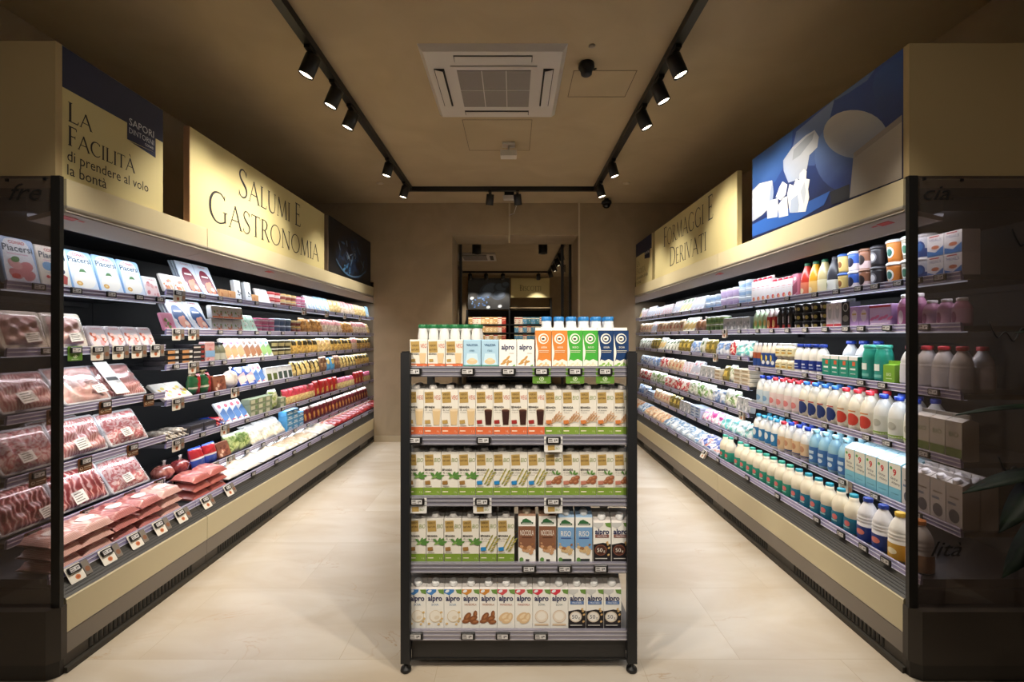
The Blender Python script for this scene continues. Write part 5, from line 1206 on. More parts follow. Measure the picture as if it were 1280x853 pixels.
M['bredt'] = bag('pasta_bag', 'flat red tray pasta bag', .16, .22, .055, c(170, 34, 38, .3, .6), c(150, 28, 34, .3), lambda a, v: c(226, 150, 130, .35, .5) if v > .7 else (c(110, 24, 30, .4) if (a/.3)**2+((v-.4)/.14)**2 < 1 else None), seed=16)
M['blabel'] = slab('sandwich_filling_pack', 'black and orange flat tray', .13, .035, .14, c(38, 36, 38, .35, .4), lambda b, y, w_, h: (b.rect(-w_*.3, w_*.2, .006, .026, y, c(206, 150, 100, .45)), b.rect(w_*.22, w_*.46, .008, .024, y, c(222, 218, 214, .45))), .004)
M['bflat'] = slab('sandwich_filling_pack', 'black and white flat tray', .125, .033, .14, c(48, 46, 50, .35, .4), lambda b, y, w_, h: (b.rect(-w_*.46, w_*.1, .008, .018, y, c(216, 210, 206, .45)), b.rect(w_*.14, w_*.44, .006, .024, y, c(150, 60, 54, .45))), .004)
M['pkb'] = slab('ham_cube_pack', 'pink and blue multipack', .11, .15, .05, c(222, 178, 178, .35, .3), p_spots(None, [c(220, 130, 120, .4), c(240, 220, 220, .4)], ('CONAD', RED), 6, 7, (.28, .58, c(140, 180, 220, .4))), .006)
M['jar'] = bottle('sauce_jar', 'grey green sauce jar', .036, .145, 'cone', c(110, 112, 92, .3, .4), c(52, 56, 60, .4), (.12, .45, c(196, 196, 180, .45)), capr=.6, caph=.1, cat='jar')
def p_slim(c1, c2):
    def f(b, y, w_, h):
        b.shape([(-w_/2+.001, .01), (w_/2-.001, h*.25), (w_/2-.001, h*.72), (-w_/2+.001, h*.5)], y, c1); b.oval(0, h*.8, w_*.3, w_*.22, y, c2, .2, 10); b.rect(-w_*.3, w_*.2, h*.1, h*.14, y, c2)
    return f
M['sl1'] = slab('sandwich_pack', 'slim white and beige pack', .085, .185, .025, c(236, 226, 214, .35, .3), p_slim(c(206, 160, 116, .45), c(226, 110, 140, .45)), .008)
M['sl2'] = slab('sandwich_pack', 'slim white and brown pack', .085, .18, .025, c(230, 222, 214, .35, .3), p_slim(c(160, 110, 76, .45), c(120, 84, 60, .45)), .008)
M['sl3'] = slab('sandwich_pack', 'slim white and green pack', .085, .18, .025, c(232, 232, 228, .35, .3), p_slim(c(150, 190, 120, .45), c(110, 160, 190, .45)), .008)
M['gwp'] = slab('tofu_pack', 'mint green and white pack', .11, .15, .03, c(196, 226, 206, .35, .3), p_spots(None, [c(110, 170, 120, .4), c(236, 236, 226, .4), c(196, 110, 84, .4)], None, 6, 9), .01)
M['cold'] = slab('meal_pack', 'clear pack of small meals', .13, .095, .04, c(206, 206, 206, .25, .5), p_spots(None, [c(190, 104, 70, .4), c(160, 110, 80, .4), c(206, 180, 140, .4), c(110, 140, 80, .4)], None, 9, 21, (.02, .16, c(206, 120, 84, .4))), .01)
M['yelp'] = slab('cheese_slice_pack', 'white and yellow flat pack', .13, .15, .022, c(236, 230, 220, .35, .3), p_spots(None, [c(226, 196, 70, .4), c(236, 214, 120, .4), c(196, 90, 100, .4)], None, 8, 31), .006)
M['grn'] = bag('salami_snack_bag', 'green and red tied bag', .11, .13, .06, c(46, 104, 62, .35, .4), c(90, 76, 44, .4), lambda a, v: c(176, 44, 50, .35) if a > .05 else (c(200, 196, 180, .4) if .3 < v < .45 else None), seed=21, tops=('tied_top', MB().lathe([(.028, .135), (.012, .15), (.008, .156), (.026, .172), (.020, .174)], c(110, 92, 52, .4), 10)))
M['round'] = lump('white wrapped round ham', nmat('ham_wrap', (206, 186, 172), (240, 232, 226), 9, 'noise', .25, .8, 2, .4, .6), .18, .09, .145, 6)
M['blwh'] = slab('mozzarella_pack', 'royal blue and pink pack', .12, .17, .03, c(70, 96, 180, .35, .3), p_slim(c(232, 196, 190, .45), c(226, 230, 240, .45)), .012)
M['whgr'] = slab('cheese_slice_pack', 'white pack with green picture', .10, .135, .03, c(234, 236, 236, .35, .3), p_spots(None, [c(110, 126, 60, .4), c(70, 84, 52, .4)], None, 2, 41, None, (.36, .1, .55, c(96, 110, 60, .45))), .012)
M['whdk'] = slab('cheese_slice_pack', 'white pack with dark picture', .095, .135, .03, c(232, 234, 238, .35, .3), p_spots(None, [c(60, 80, 70, .4)], None, 2, 43, None, (.36, .1, .6, c(70, 88, 84, .45))), .012)
def sausages(desc, mm, tie, n=5, w_=.13, seed=1):
    b = MB(); rr = random.Random(seed); pos = []
    r0 = .018
    for row, k in ((0, 3), (1, 2)):
        for i in range(k): pos.append(((i-(k-1)/2)*.04, .02+row*.034))
    for x, z in pos:
        b.lathe([(.0005, -.075), (.008, -.073), (r0, -.06), (r0, .05), (.008, .068), (.004, .075), (.007, .083), (.0005, .084)], mm, 10, (0, 0, 0)); nn = 8*10
        vv = b.v[-nn:]; b.v[-nn:] = [(px+x, -pz, py+z) for px, py, pz in vv]
    q = MB(); 
    for x, z in pos:
        q.lathe([(.006, .0), (.0065, .006)], tie, 8, (0, 0, 0)); vv = q.v[-16:]; q.v[-16:] = [(px+x, -(pz+.0735), py+z) for px, py, pz in vv]
    return Proto('sausage_bundle', 'sausage', desc, [('body', b), ('clip', q)])
M['saus'] = sausages('bundle of white moulded sausages', nmat('mould', (150, 134, 116), (224, 214, 200), 50, 'noise', .6, 0, 1, .35, .65), c(190, 190, 190, .3))
M['wurst'] = sausages('bundle of red and blue wurstel', nmat('wurst', (196, 50, 58), (40, 70, 160), 9, 'noise', .3, .7, .5, .48, .52), c(226, 226, 230, .3))
M['wurstd'] = slab('wurstel_pack', 'dark tray with navy label', .14, .07, .10, c(60, 58, 66, .3, .5), lambda b, y, w_, h: (b.rect(-w_*.44, w_*.44, .01, .04, y, c(90, 92, 112, .4)), b.rect(-w_*.3, w_*.3, .018, .03, y, c(190, 190, 202, .5))), .006)
M['wurstr'] = bag('wurstel_bag', 'red and blue wurstel bag', .13, .13, .06, c(196, 48, 56, .3, .6), c(50, 84, 176, .35), lambda a, v: c(46, 76, 170, .35, .4) if v < .42 else (c(230, 226, 230, .4) if .42 < v < .5 else None), seed=33)
M['stnd'] = slab('cheese_slice_pack', 'white and blue standing pack', .08, .19, .02, c(226, 232, 240, .35, .3), p_slim(c(90, 130, 190, .45), c(206, 70, 90, .45)), .006)
M['gbox'] = slab('butter_box', 'grey green small box', .12, .05, .08, c(140, 150, 124, .45), lambda b, y, w_, h: (b.rect(-w_*.4, w_*.1, .01, .04, y, c(206, 206, 180, .45)), b.oval(w_*.28, .025, .014, .014, y, c(110, 140, 90, .45))), .003)
M['bbox'] = slab('butter_box', 'sky blue small box', .12, .05, .09, c(78, 150, 200, .4), lambda b, y, w_, h: (b.rect(-w_*.44, w_*.44, .012, .022, y, c(196, 222, 236, .45)), b.rect(-w_*.25, w_*.25, .028, .038, y, c(226, 232, 238, .5))), .003)
M['gcream'] = bag('salad_bag', 'cream and green bag', .13, .16, .08, nmat('cream_leaf', (150, 170, 80), (236, 232, 206), 22, 'noise', .4, .6, 1, .42, .58), c(230, 228, 214, .3, .5), seed=41)
M['spek'] = slab('cured_meat_pack', 'pack of brown cured meat', .15, .12, .05, c(150, 96, 76, .3, .6), p_spots(None, [c(190, 120, 100, .4), c(120, 66, 54, .4), c(222, 190, 170, .4)], None, 12, 51), .012)
M['salb'] = bag('salad_bag', 'bag of green salad leaves', .15, .14, .08, nmat('leaf_fill', (96, 126, 52), (196, 206, 140), 26, 'noise', .4, .6, 1, .4, .6), c(220, 226, 210, .25, .6), seed=42)

YF = LM+.02
LL = lambda i: Row(-1, 1, i, YF, FAR-.03)
ftag = lambda a, b, st_, ks='p': [(a+st_*i, ks[i % len(ks)]) for i in range(int((b-a)/st_)+1)]
LL(0).put('salm', 2, r_(-20)).put('arch', 2, r_(-22), deep=3, gap=.006).put('oran', 2).put('wbox', 1, r_(-8)).skip(.06).put('wbox', 1, r_(-8)).put('oran', 1).put('owht', 2, r_(-20)).put('redtub', 2, stack=2).put('yeltub', 3, stack=2).put('pktub', 2, stack=2).put('wpas', 2, r_(-18)).put('ltb', 3, r_(-18)).put('bpas', 3, r_(-8)).put('bpink', 5, r_(-12)).put('bpas', 4, r_(-10)).put('ltb', 3, r_(-12)).tags([(3.06, 'w'), (3.30, 'p'), (3.5, 'p'), (3.75, 'p'), (4.0, 'p'), (4.3, 'p')]+ftag(4.6, 7.2, .3, 'pw'))
LL(1).put('pnk', 1, r_(-18)).put('archb', 2, r_(-26), deep=3, gap=.006).put('cold', 3, r_(-6), stack=2).put('gwp', 2, r_(-24)).put('pktub', 3, stack=2).put('bltub', 3, stack=2).put('yeltub', 2, stack=2).put('bcro', 4, r_(-10)).put('bpink', 6, r_(-14)).put('bcro', 3, r_(-10)).put('bpink', 6, r_(-14)).put('bpas', 4, r_(-12)).tags([(3.05, 'w'), (3.2, 'w'), (3.5, 'p'), (3.75, 'p'), (4.0, 'p'), (4.2, 'p')]+ftag(4.45, 7.2, .28, 'p'))
LL(2).put('blabel', 2, stack=3).put('bflat', 1, stack=4).put('pkb', 1).put('jar', 2).put('sl1', 3, r_(-24)).put('sl2', 3, r_(-24)).put('sl3', 2, r_(-24)).put('grtub', 3, stack=2).put('bgold', 5, r_(-8)).put('bpas', 3, r_(-10)).put('bgold', 6, r_(-8)).put('bpink', 2, r_(-10)).put('bgold', 5, r_(-8)).tags([(3.04, 'p'), (3.2, 'w'), (3.4, 'p'), (3.55, 'p')]+ftag(3.8, 7.2, .29))
LL(3).put('yelp', 2, r_(-50), stack=1).put('grn', 2).put('spek', 1, r_(-8)).put('round', 1).put('blwh', 2, r_(-24)).put('stnd', 2, r_(-26)).put('whgr', 2, r_(-10)).put('whdk', 3, r_(-10)).put('bsnack', 6, r_(-10)).put('bbrown', 2, r_(-6)).put('bblue', 2, r_(-8)).put('bbrown', 2, r_(-6)).put('bsnack', 5, r_(-10)).put('bgold', 6, r_(-10)).tags([(3.05, 'w'), (3.3, 'p'), (3.46, 'p'), (3.68, 'w')]+ftag(3.95, 7.2, .29))
LL(4).put('saus', 2, 0).put('wurstd', 2).put('wurst', 1).put('stnd', 4, r_(-34)).put('gbox', 3, stack=3).put('gcream', 1).put('gbox', 1, stack=2).put('brp', 6, r_(-10)).put('bred', 5, r_(-4)).put('bpy', 6, r_(-10)).put('bred', 3, r_(-4)).put('bpy', 6, r_(-10)).tags([(3.05, 'w'), (3.3, 'p'), (3.55, 'w')]+ftag(3.85, 7.2, .3))
LL(5).put('lump', 1).put('lumpd', 1).put('wurstr', 2, r_(-10)).put('spek', 1, r_(-20)).put('salb', 2, r_(-16)).put('bdump', 3, r_(-40)).put('bbox', 2, stack=4).put('bbox', 1, stack=3).put('bmar', 20, r_(-8)).tags([(3.05, 'w'), (3.25, 'p'), (3.42, 'w'), (3.62, 'w'), (3.85, 'p')]+ftag(4.1, 7.2, .3))
LL('t').put('fl3', 2, r_(7), stack=3).put('bnood', 4, r_(-86), yaw=.03, gap=.014).put('bcap', 3, r_(-86), yaw=.03, gap=.014).put('bnood', 2, r_(-86)).put('bredt', 14, r_(-84)).tags([(3.04, 'w'), (3.28, 'w'), (3.6, 'p')]+ftag(3.95, 7.2, .32))

# ---- dairy cooler, front bay (nearest goods first)
M2 = {}
SWH = c(236, 236, 238, .35)
def cupp(desc, col, lid, logo, ring, rt=.042, rb=.032, h=.105, low=None):
    return tub('coffee_cup', desc, rt, rb, h, col, lid, patches(disc(0, .5, .42, .2, logo), disc(0, .5, .62, .29, ring), *([band(0, .42, low)] if low else [])), .012, 'cup', lidr=1.08)
B_ = M
B_['siren'] = cupp('grey beige coffee cup', c(150, 142, 128, .45), SWH, c(60, 110, 84, .45), c(226, 226, 220, .45))
B_['sirenor'] = cupp('orange coffee cup', c(206, 124, 52, .45), SWH, c(44, 106, 96, .45), c(226, 230, 226, .45))
B_['blucup'] = cupp('white and blue yoghurt cup', c(224, 228, 236, .4), SWH, c(60, 120, 190, .45), c(40, 76, 150, .45), .04, .034, .1, c(44, 80, 156, .45))
B_['yelcup'] = cupp('yellow cup with blue lid', c(226, 196, 120, .4), c(60, 100, 176, .4), c(150, 96, 54, .45), c(236, 214, 140, .45), .039, .032, .1)
B_['blpot'] = cupp('blue and white dessert pot', c(64, 104, 196, .4), c(226, 226, 232, .35), c(30, 34, 60, .45), c(30, 34, 60, .45), .038, .034, .1, c(236, 226, 230, .45))
B_['brpot'] = cupp('brown and pink dessert pot', c(150, 100, 76, .4), c(150, 110, 90, .4), c(36, 26, 30, .45), c(36, 26, 30, .45), .038, .034, .1, c(236, 206, 206, .45))
B_['bkpot'] = cupp('black dessert pot', c(44, 42, 48, .4), c(66, 64, 70, .4), c(206, 206, 210, .45), c(120, 118, 124, .45), .038, .034, .1)
B_['meal'] = carton('dessert_carton', 'white carton with blue wave', .085, .08, .10, c(232, 230, 230, .4), lambda b, y, w_, h: (b.shape([(-w_/2+.001, .03), (0, .018), (w_/2-.001, .045), (w_/2-.001, .002), (-w_/2+.001, .002)], y, c(54, 120, 190, .45)), b.oval(0, .042, .02, .009, y, c(206, 120, 80, .45)), b.text('MEALS', 0, .07, .018, y, c(120, 130, 150, .5), .06), b.rect(-.03, .02, .09, .095, y, RED)), 'flat')
def juice(desc, col, low):
    return bottle('juice_bottle', desc, .041, .225, 'cone', col, c(28, 92, 62, .4), (.04, .42, low), disc(0, .35, .4, .22, c(240, 220, 180, .4)), capr=.46, caph=.085, n=20)
B_['jred'] = juice('red juice bottle', c(200, 58, 44, .3, .3), c(228, 130, 100, .4)); B_['jyel'] = juice('yellow juice bottle', c(224, 160, 40, .3, .3), c(238, 196, 120, .4)); B_['jcre'] = juice('cream juice bottle', c(206, 188, 136, .3, .3), c(236, 226, 186, .4))
B_['jblk'] = bottle('yoghurt_bottle', 'dark grey bottle with white label', .045, .225, 'cone', c(58, 58, 66, .35), c(70, 70, 78, .4), (.02, .36, c(226, 226, 220, .4)), patches(band(0, .2, c(196, 196, 96, .4)), disc(-.5, .6, .3, .25, c(70, 110, 60, .4))), n=20)
def wcar(desc, h, fruit):
    return carton('juice_carton', desc, .068, .066, h, c(240, 234, 234, .38), lambda b, y, w_, hh: (b.oval(0, .035, .018, .016, y, fruit, 0, 10), b.oval(.012, .03, .012, .01, y, c(236, 180, 130, .5), 0, 8), b.rect(-w_/2+.001, w_/2-.001, .002, .01, y, c(170, 200, 110, .5)), b.rect(-.02, .02, hh*.7, hh*.72, y, c(226, 120, 130, .5)), b.rect(-.016, .016, hh*.6, hh*.61, y, c(226, 160, 160, .5))), 'gable', c(190, 36, 60, .4), slope=.86)
B_['wcar'] = wcar('tall white carton with red cap', .20, c(222, 110, 80, .5)); B_['wcar2'] = wcar('short white carton with red cap', .165, c(222, 90, 90, .5))
B_['pcar'] = slab('dessert_carton', 'pink striped carton', .06, .165, .06, c(206, 130, 150, .4), p_slim(c(150, 70, 90, .45), c(236, 226, 230, .45)), .003)
def small(desc, body, cap, lab, pat=None, r=.031, h=.165, prof='slim', **k): return bottle('drink_bottle', desc, r, h, prof, body, cap, (.1, .62, lab), pat, **k)
B_['sgrn'] = small('green and white drink bottle', c(206, 226, 196, .35), SWH, c(196, 222, 180, .4), patches(disc(-.4, .2, .6, .5, c(70, 160, 60, .4)), disc(.5, .5, .35, .3, c(226, 196, 120, .4))))
B_['sred'] = small('red drink bottle', c(226, 206, 206, .35), SWH, c(186, 40, 46, .4), disc(.2, .4, .4, .35, c(236, 190, 130, .4)))
B_['sblk'] = small('black drink bottle', c(32, 30, 34, .35), c(26, 24, 28, .4), c(30, 28, 32, .4), patches(band(.0, .25, c(140, 36, 40, .4), -.5, .5), band(.4, .95, c(206, 204, 208, .4), -.12, .12)), prof='slim', capr=.8)
B_['blktub'] = tub('yoghurt_pot', 'black yoghurt pot', .042, .036, .05, c(30, 28, 30, .4), c(52, 50, 54, .35), patches(band(.35, .75, c(206, 204, 200, .45), -.45, .1), disc(.5, .5, .3, .25, c(176, 160, 84, .45))))
B_['kef'] = carton('kefir_carton', 'white and pink tall carton', .066, .064, .175, c(226, 218, 226, .38), lambda b, y, w_, hh: (b.oval(0, .105, .018, .045, y, c(190, 186, 196, .45), 0, 14), b.rect(-w_/2+.001, w_/2-.001, .002, .03, y, c(206, 76, 84, .45)), b.oval(0, .13, .012, .012, y, c(236, 232, 236, .45))), 'gable', slope=.9)
B_['dkc'] = carton('kefir_carton', 'dark carton with green foot', .066, .064, .175, c(44, 44, 48, .38), lambda b, y, w_, hh: (b.oval(0, .125, .022, .026, y, c(190, 190, 190, .45), 0, 14), b.oval(0, .125, .017, .02, y, c(50, 50, 54, .45), 0, 14), b.oval(0, .06, .024, .02, y, c(140, 136, 130, .45)), b.rect(-w_/2+.001, w_/2-.001, .002, .016, y, c(110, 160, 60, .45))), 'gable', slope=.9)
B_['lil'] = carton('yoghurt_drink_carton', 'lilac yoghurt carton', .07, .066, .125, c(190, 156, 210, .38), lambda b, y, w_, hh: (b.oval(0, .07, .022, .034, y, c(226, 210, 226, .45), 0, 16), b.rect(-.016, .016, .075, .085, y, c(206, 170, 110, .45))), 'flat')
B_['lilb'] = slab('yoghurt_multipack', 'lilac and pink yoghurt box', .15, .125, .08, c(206, 176, 220, .38), lambda b, y, w_, hh: (b.rect(-w_/2+.001, w_/2-.001, hh-.016, hh-.006, y, c(196, 60, 84, .45)), [b.oval(-.05+.03*i, .05+.008*(i % 2), .02, .008, y, c(222, 120, 170, .45), .4, 10) for i in range(5)], b.rect(-w_*.4, w_*.4, .02, .026, y, c(240, 226, 240, .45))), .003)
B_['lilw'] = slab('yoghurt_multipack', 'silver white yoghurt multipack', .13, .05, .08, c(206, 202, 210, .3, .4), p_spots(None, [c(226, 222, 230, .4)], None, 3, 3), .012)
B_['pkbt'] = small('pink yoghurt drink bottle', c(206, 146, 186, .38), SWH, c(196, 120, 170, .4), disc(.2, .4, .35, .4, c(226, 206, 222, .4)), r=.034, h=.165, capr=.62)
B_['pkbs'] = small('short pink yoghurt bottle', c(206, 150, 186, .38), SWH, c(214, 176, 204, .4), disc(-.1, .4, .35, .4, c(150, 90, 130, .4)), r=.034, h=.125, capr=.6)
CLW = c(228, 226, 220, .28, .4); BLC = c(36, 62, 156, .4); RDC = c(206, 54, 66, .4); TLC = c(60, 150, 176, .4)
def milk(desc, body, cap, lab, pat=None, r=.042, h=.235, prof='milk', lz=(.10, .52), **k): return bottle('milk_bottle', desc, r, h, prof, body, cap, (lz[0], lz[1], lab), pat, n=20, **k)
B_['sbb'] = small('small blue and brown shake bottle', c(190, 180, 172, .35), SWH, c(36, 66, 130, .4), band(.55, 1, c(150, 78, 54, .4)), r=.027, h=.2)
B_['sby'] = small('small blue and yellow shake bottle', c(206, 196, 180, .35), SWH, c(36, 66, 130, .4), patches(disc(-.2, .62, .5, .25, c(230, 206, 84, .4)), disc(.5, .3, .4, .15, c(226, 226, 230, .4))), r=.03, h=.2)
B_['scr'] = small('cream and fruit drink bottle', c(226, 216, 196, .35), SWH, c(222, 214, 176, .4), patches(disc(0, .4, .8, .14, c(190, 150, 60, .4)), band(.7, .8, c(96, 76, 50, .4), -.7, .7)), r=.036, h=.1, capr=.7)
B_['mbc'] = milk('clear bottle with blue label', CLW, BLC, c(32, 56, 140, .4), patches(band(.5, .62, c(214, 220, 236, .4), -.8, .5), band(.2, .28, c(190, 200, 226, .4), -.6, .6)), .037, .2, 'milk', (.14, .46), capr=.62)
B_['jugb'] = milk('white jug with blue cap', SWH, BLC, c(236, 234, 230, .4), None, .047, .225, 'jug', (.1, .4), capr=.56)
B_['gcar'] = carton('milk_carton', 'teal green milk carton', .075, .07, .135, c(44, 140, 120, .38), lambda b, y, w_, hh: (b.rect(-w_/2+.001, w_/2-.001, hh-.022, hh-.001, y, c(232, 232, 230, .4)), b.rect(-.006, .018, hh*.6, hh*.78, y, c(206, 96, 60, .45)), b.rect(-.022, .02, hh*.42, hh*.5, y, c(226, 236, 232, .5)), b.rect(-.02, .02, hh*.25, hh*.28, y, c(210, 230, 222, .5))), 'flat', None, SWH)
B_['teal'] = milk('teal kefir bottle', c(44, 150, 134, .35), c(70, 170, 150, .4), c(50, 146, 136, .4), patches(band(.45, .8, c(226, 236, 232, .4), -.5, .4), band(.1, .25, c(120, 190, 180, .4), -.6, .6)), .042, .205, 'wide', (.1, .6), capr=.88)
B_['gsm'] = carton('cream_carton', 'small lime green carton', .075, .065, .125, c(122, 168, 60, .38), lambda b, y, w_, hh: (b.text('BIO', 0, hh*.45, .022, y, c(232, 240, 214, .5), .03), b.rect(-.02, .02, hh*.3, hh*.33, y, c(220, 234, 196, .5))), 'gable', slope=.82)
B_['redc'] = milk('grey milk bottle with red cap', c(206, 206, 210, .3, .3), RDC, c(196, 196, 204, .4), None, .042, .205, 'ribbed', capr=.5)
B_['m1'] = milk('milk bottle with sky blue label', CLW, BLC, c(196, 212, 222, .4), disc(.1, .4, .6, .22, c(120, 160, 196, .4)))
B_['m2'] = milk('milk bottle with rose label', CLW, RDC, c(226, 206, 204, .4), disc(.1, .4, .6, .22, c(214, 130, 130, .4)))
B_['m3'] = milk('cream milk bottle with navy oval', c(232, 224, 206, .3, .4), c(48, 104, 176, .4), c(228, 222, 206, .4), patches(disc(.15, .42, .85, .42, c(38, 58, 116, .4)), band(.86, .93, c(190, 80, 80, .4), -.7, .7)), .044, .24)
B_['m4'] = milk('cream milk bottle with red oval', c(232, 224, 206, .3, .4), RDC, c(228, 222, 206, .4), patches(disc(.15, .42, .85, .36, c(196, 66, 54, .4)), band(.86, .93, c(206, 140, 90, .4), -.7, .7)), .044, .24)
B_['m5'] = milk('milk bottle with green label', c(214, 214, 210, .3, .4), BLC, c(206, 208, 200, .4), patches(band(.0, .14, c(140, 176, 60, .4)), disc(.1, .6, .5, .2, c(170, 170, 160, .4))), .046, .235)
B_['m6'] = milk('milk bottle with turquoise label', CLW, c(70, 160, 196, .4), c(44, 116, 170, .4), disc(.1, .6, .5, .3, c(226, 232, 236, .4)), .041, .22)
B_['m7'] = milk('milk bottle with beige label', c(232, 224, 212, .3, .4), RDC, c(222, 190, 152, .4), disc(0, .5, .5, .25, c(190, 130, 100, .4)), .041, .22)
B_['m8'] = milk('navy footed beige milk bottle', c(232, 228, 222, .3, .4), BLC, c(222, 190, 152, .4), patches(band(0, .16, c(60, 76, 120, .4)), disc(0, .6, .5, .22, c(196, 140, 106, .4))), .043, .23)
B_['m9'] = milk('pale blue clear milk bottle', c(150, 190, 206, .25, .5), c(150, 196, 210, .35), c(66, 116, 176, .4), patches(band(.55, .75, c(196, 216, 232, .4), -.7, .6), disc(.1, .3, .4, .14, c(206, 222, 236, .4))), .043, .235)
def p_blu(b, y, w_, h):
    b.rect(-w_/2+.001, w_/2-.001, h*.36, h-.002, y, c(222, 220, 206, .4)); b.text('9', 0, h*.68, .046, y, c(196, 40, 46, .5), .022, bold=.03); b.text('latte', -.004, h*.56, .022, y, c(60, 56, 60, .5), .045, shear=.3, rot=-.1); b.text('intero', .006, h*.45, .022, y, c(60, 56, 60, .5), .05, shear=.3, rot=-.1); b.rect(-.024, .024, h*.2, h*.215, y, c(90, 150, 170, .5)); b.oval(-.022, h*.86, .008, .008, y, c(90, 160, 80, .5))
B_['bluc'] = carton('milk_carton', 'pale blue milk carton', .078, .075, .225, c(120, 184, 204, .35), p_blu, 'edge', None, c(176, 208, 220, .35), slope=.86)
B_['wcc'] = carton('milk_carton', 'grey milk carton with white cap', .078, .075, .225, c(196, 192, 188, .4), lambda b, y, w_, h: (b.rect(-w_*.4, w_*.1, h*.5, h*.56, y, c(120, 130, 150, .5)), b.oval(0, h*.25, .026, .03, y, c(90, 90, 96, .5)), b.rect(-w_*.3, w_*.3, h*.66, h*.7, y, c(140, 130, 120, .5))), 'gable', SWH, slope=.84)
B_['bioc'] = carton('milk_carton', 'grey BIO milk carton', .078, .075, .2, c(190, 186, 176, .4), lambda b, y, w_, h: (b.text('BIO', 0, h*.6, .03, y, c(90, 110, 70, .5), .045), b.rect(-w_/2+.001, w_/2-.001, .002, h*.3, y, c(120, 140, 84, .45))), 'gable', None, slope=.84)
TB = c(44, 150, 176, .4); TBG = c(60, 170, 150, .4); MLK = c(236, 228, 208, .32, .3)
B_['t1'] = milk('round milk bottle with teal cap', MLK, TB, c(30, 110, 140, .35, .3), patches(disc(.2, .62, .35, .2, c(214, 110, 110, .4)), band(.3, .4, c(150, 200, 206, .4), -.5, .5)), .045, .205, 'round', (.03, .40), capr=.46, caph=.1)
B_['t2'] = milk('round milk bottle with green cap', MLK, TBG, c(40, 136, 116, .35, .3), patches(disc(.2, .62, .35, .2, c(214, 110, 110, .4)), band(.3, .4, c(150, 210, 190, .4), -.5, .5)), .045, .205, 'round', (.03, .40), capr=.46, caph=.1)
B_['t3'] = milk('white ribbed bottle with blue label', c(228, 228, 234, .32), c(40, 66, 160, .4), c(36, 60, 136, .4), disc(.1, .6, .5, .2, c(214, 120, 110, .4)), .047, .22, 'ribbed', (.03, .36), capr=.46)
B_['t4'] = milk('white jug with yellow label', c(232, 230, 226, .32), c(206, 170, 60, .4), c(206, 160, 60, .4), disc(.1, .5, .5, .2, c(236, 226, 190, .4)), .047, .22, 'ribbed', (.03, .36), capr=.46)
B_['t5'] = milk('white jug with orange cap', c(222, 220, 220, .32), c(206, 130, 60, .4), c(196, 150, 110, .4), None, .05, .225, 'ribbed', (.03, .36), capr=.46)

RRr = lambda i, a=2.05: Row(1, 0, i, a, RM-.005)
RRr(0).put('meal', 2, stack=2).put('blucup', 1, stack=2).put('siren', 1, stack=2).put('sirenor', 1, stack=2).skip(.02).put('bkpot', 1, stack=2).put('brpot', 1, stack=2).put('blpot', 1, stack=2).put('yelcup', 1, stack=2).put('jblk', 1).put('jcre', 1).put('jyel', 1).put('jred', 1).put('pcar', 1).put('wcar2', 4).put('wcar', 7).tags([(2.12, 'p'), (2.24, 'p'), (2.35, 'p'), (2.5, 'p'), (2.62, 'p'), (2.8, 'p'), (3.0, 'p'), (3.3, 'p'), (3.6, 'p')])
RRr(1).put('pkbs', 3).put('pkbt', 2).put('lilb', 1).put('lil', 2).put('dkc', 1).put('kef', 2).put('blktub', 4, stack=3).put('sblk', 3).put('sred', 2).put('sgrn', 8).tags([(2.2, 'p'), (2.42, 'p'), (2.6, 'p'), (2.72, 'p'), (2.9, 'p'), (3.1, 'p'), (3.3, 'p'), (3.5, 'p'), (3.7, 'p')])
for p_, n_, x_ in (('lilw', 2, 2.45),): pass
RRr(2).put('redc', 4, deep=2).put('gsm', 1).put('teal', 2).to(2.67).put('gcar', 4).put('mbc', 4).put('scr', 3, stack=2).put('sby', 3).put('sbb', 4).tags([(2.15, 'p'), (2.45, 'p'), (2.6, 'p'), (2.95, 'p'), (3.1, 'p'), (3.4, 'p'), (3.7, 'p')])
jr = RRr(2, 2.64); jr.x += .085; jr.put('jugb', 3, gap=.012)
RRr(3).put('bioc', 3).put('m5', 3, deep=2).put('m4', 3, deep=2).put('m3', 4, deep=2).put('m2', 4, deep=2, gap=.008).put('m1', 4, deep=2, gap=.008).tags([(2.2, 'p'), (2.42, 'p'), (2.56, 'p'), (2.9, 'p'), (3.3, 'p'), (3.6, 'p')])
RRr(4).put('wcc', 4, deep=2).put('bluc', 5, deep=2).put('m9', 4, deep=2).put('m8', 3, deep=2).put('m7', 1, deep=2).put('m6', 5, deep=2).tags([(2.24, 'p'), (2.5, 'p'), (2.75, 'w'), (3.1, 'p'), (3.45, 'p')])
RRr('t', 2.06).put('t5', 1).put('t4', 1).put('t3', 2).put('t1', 6).put('t2', 9).tags([(2.2, 'p'), (2.34, 'p'), (2.5, 'p'), (2.7, 'p'), (3.1, 'p'), (3.5, 'p')])

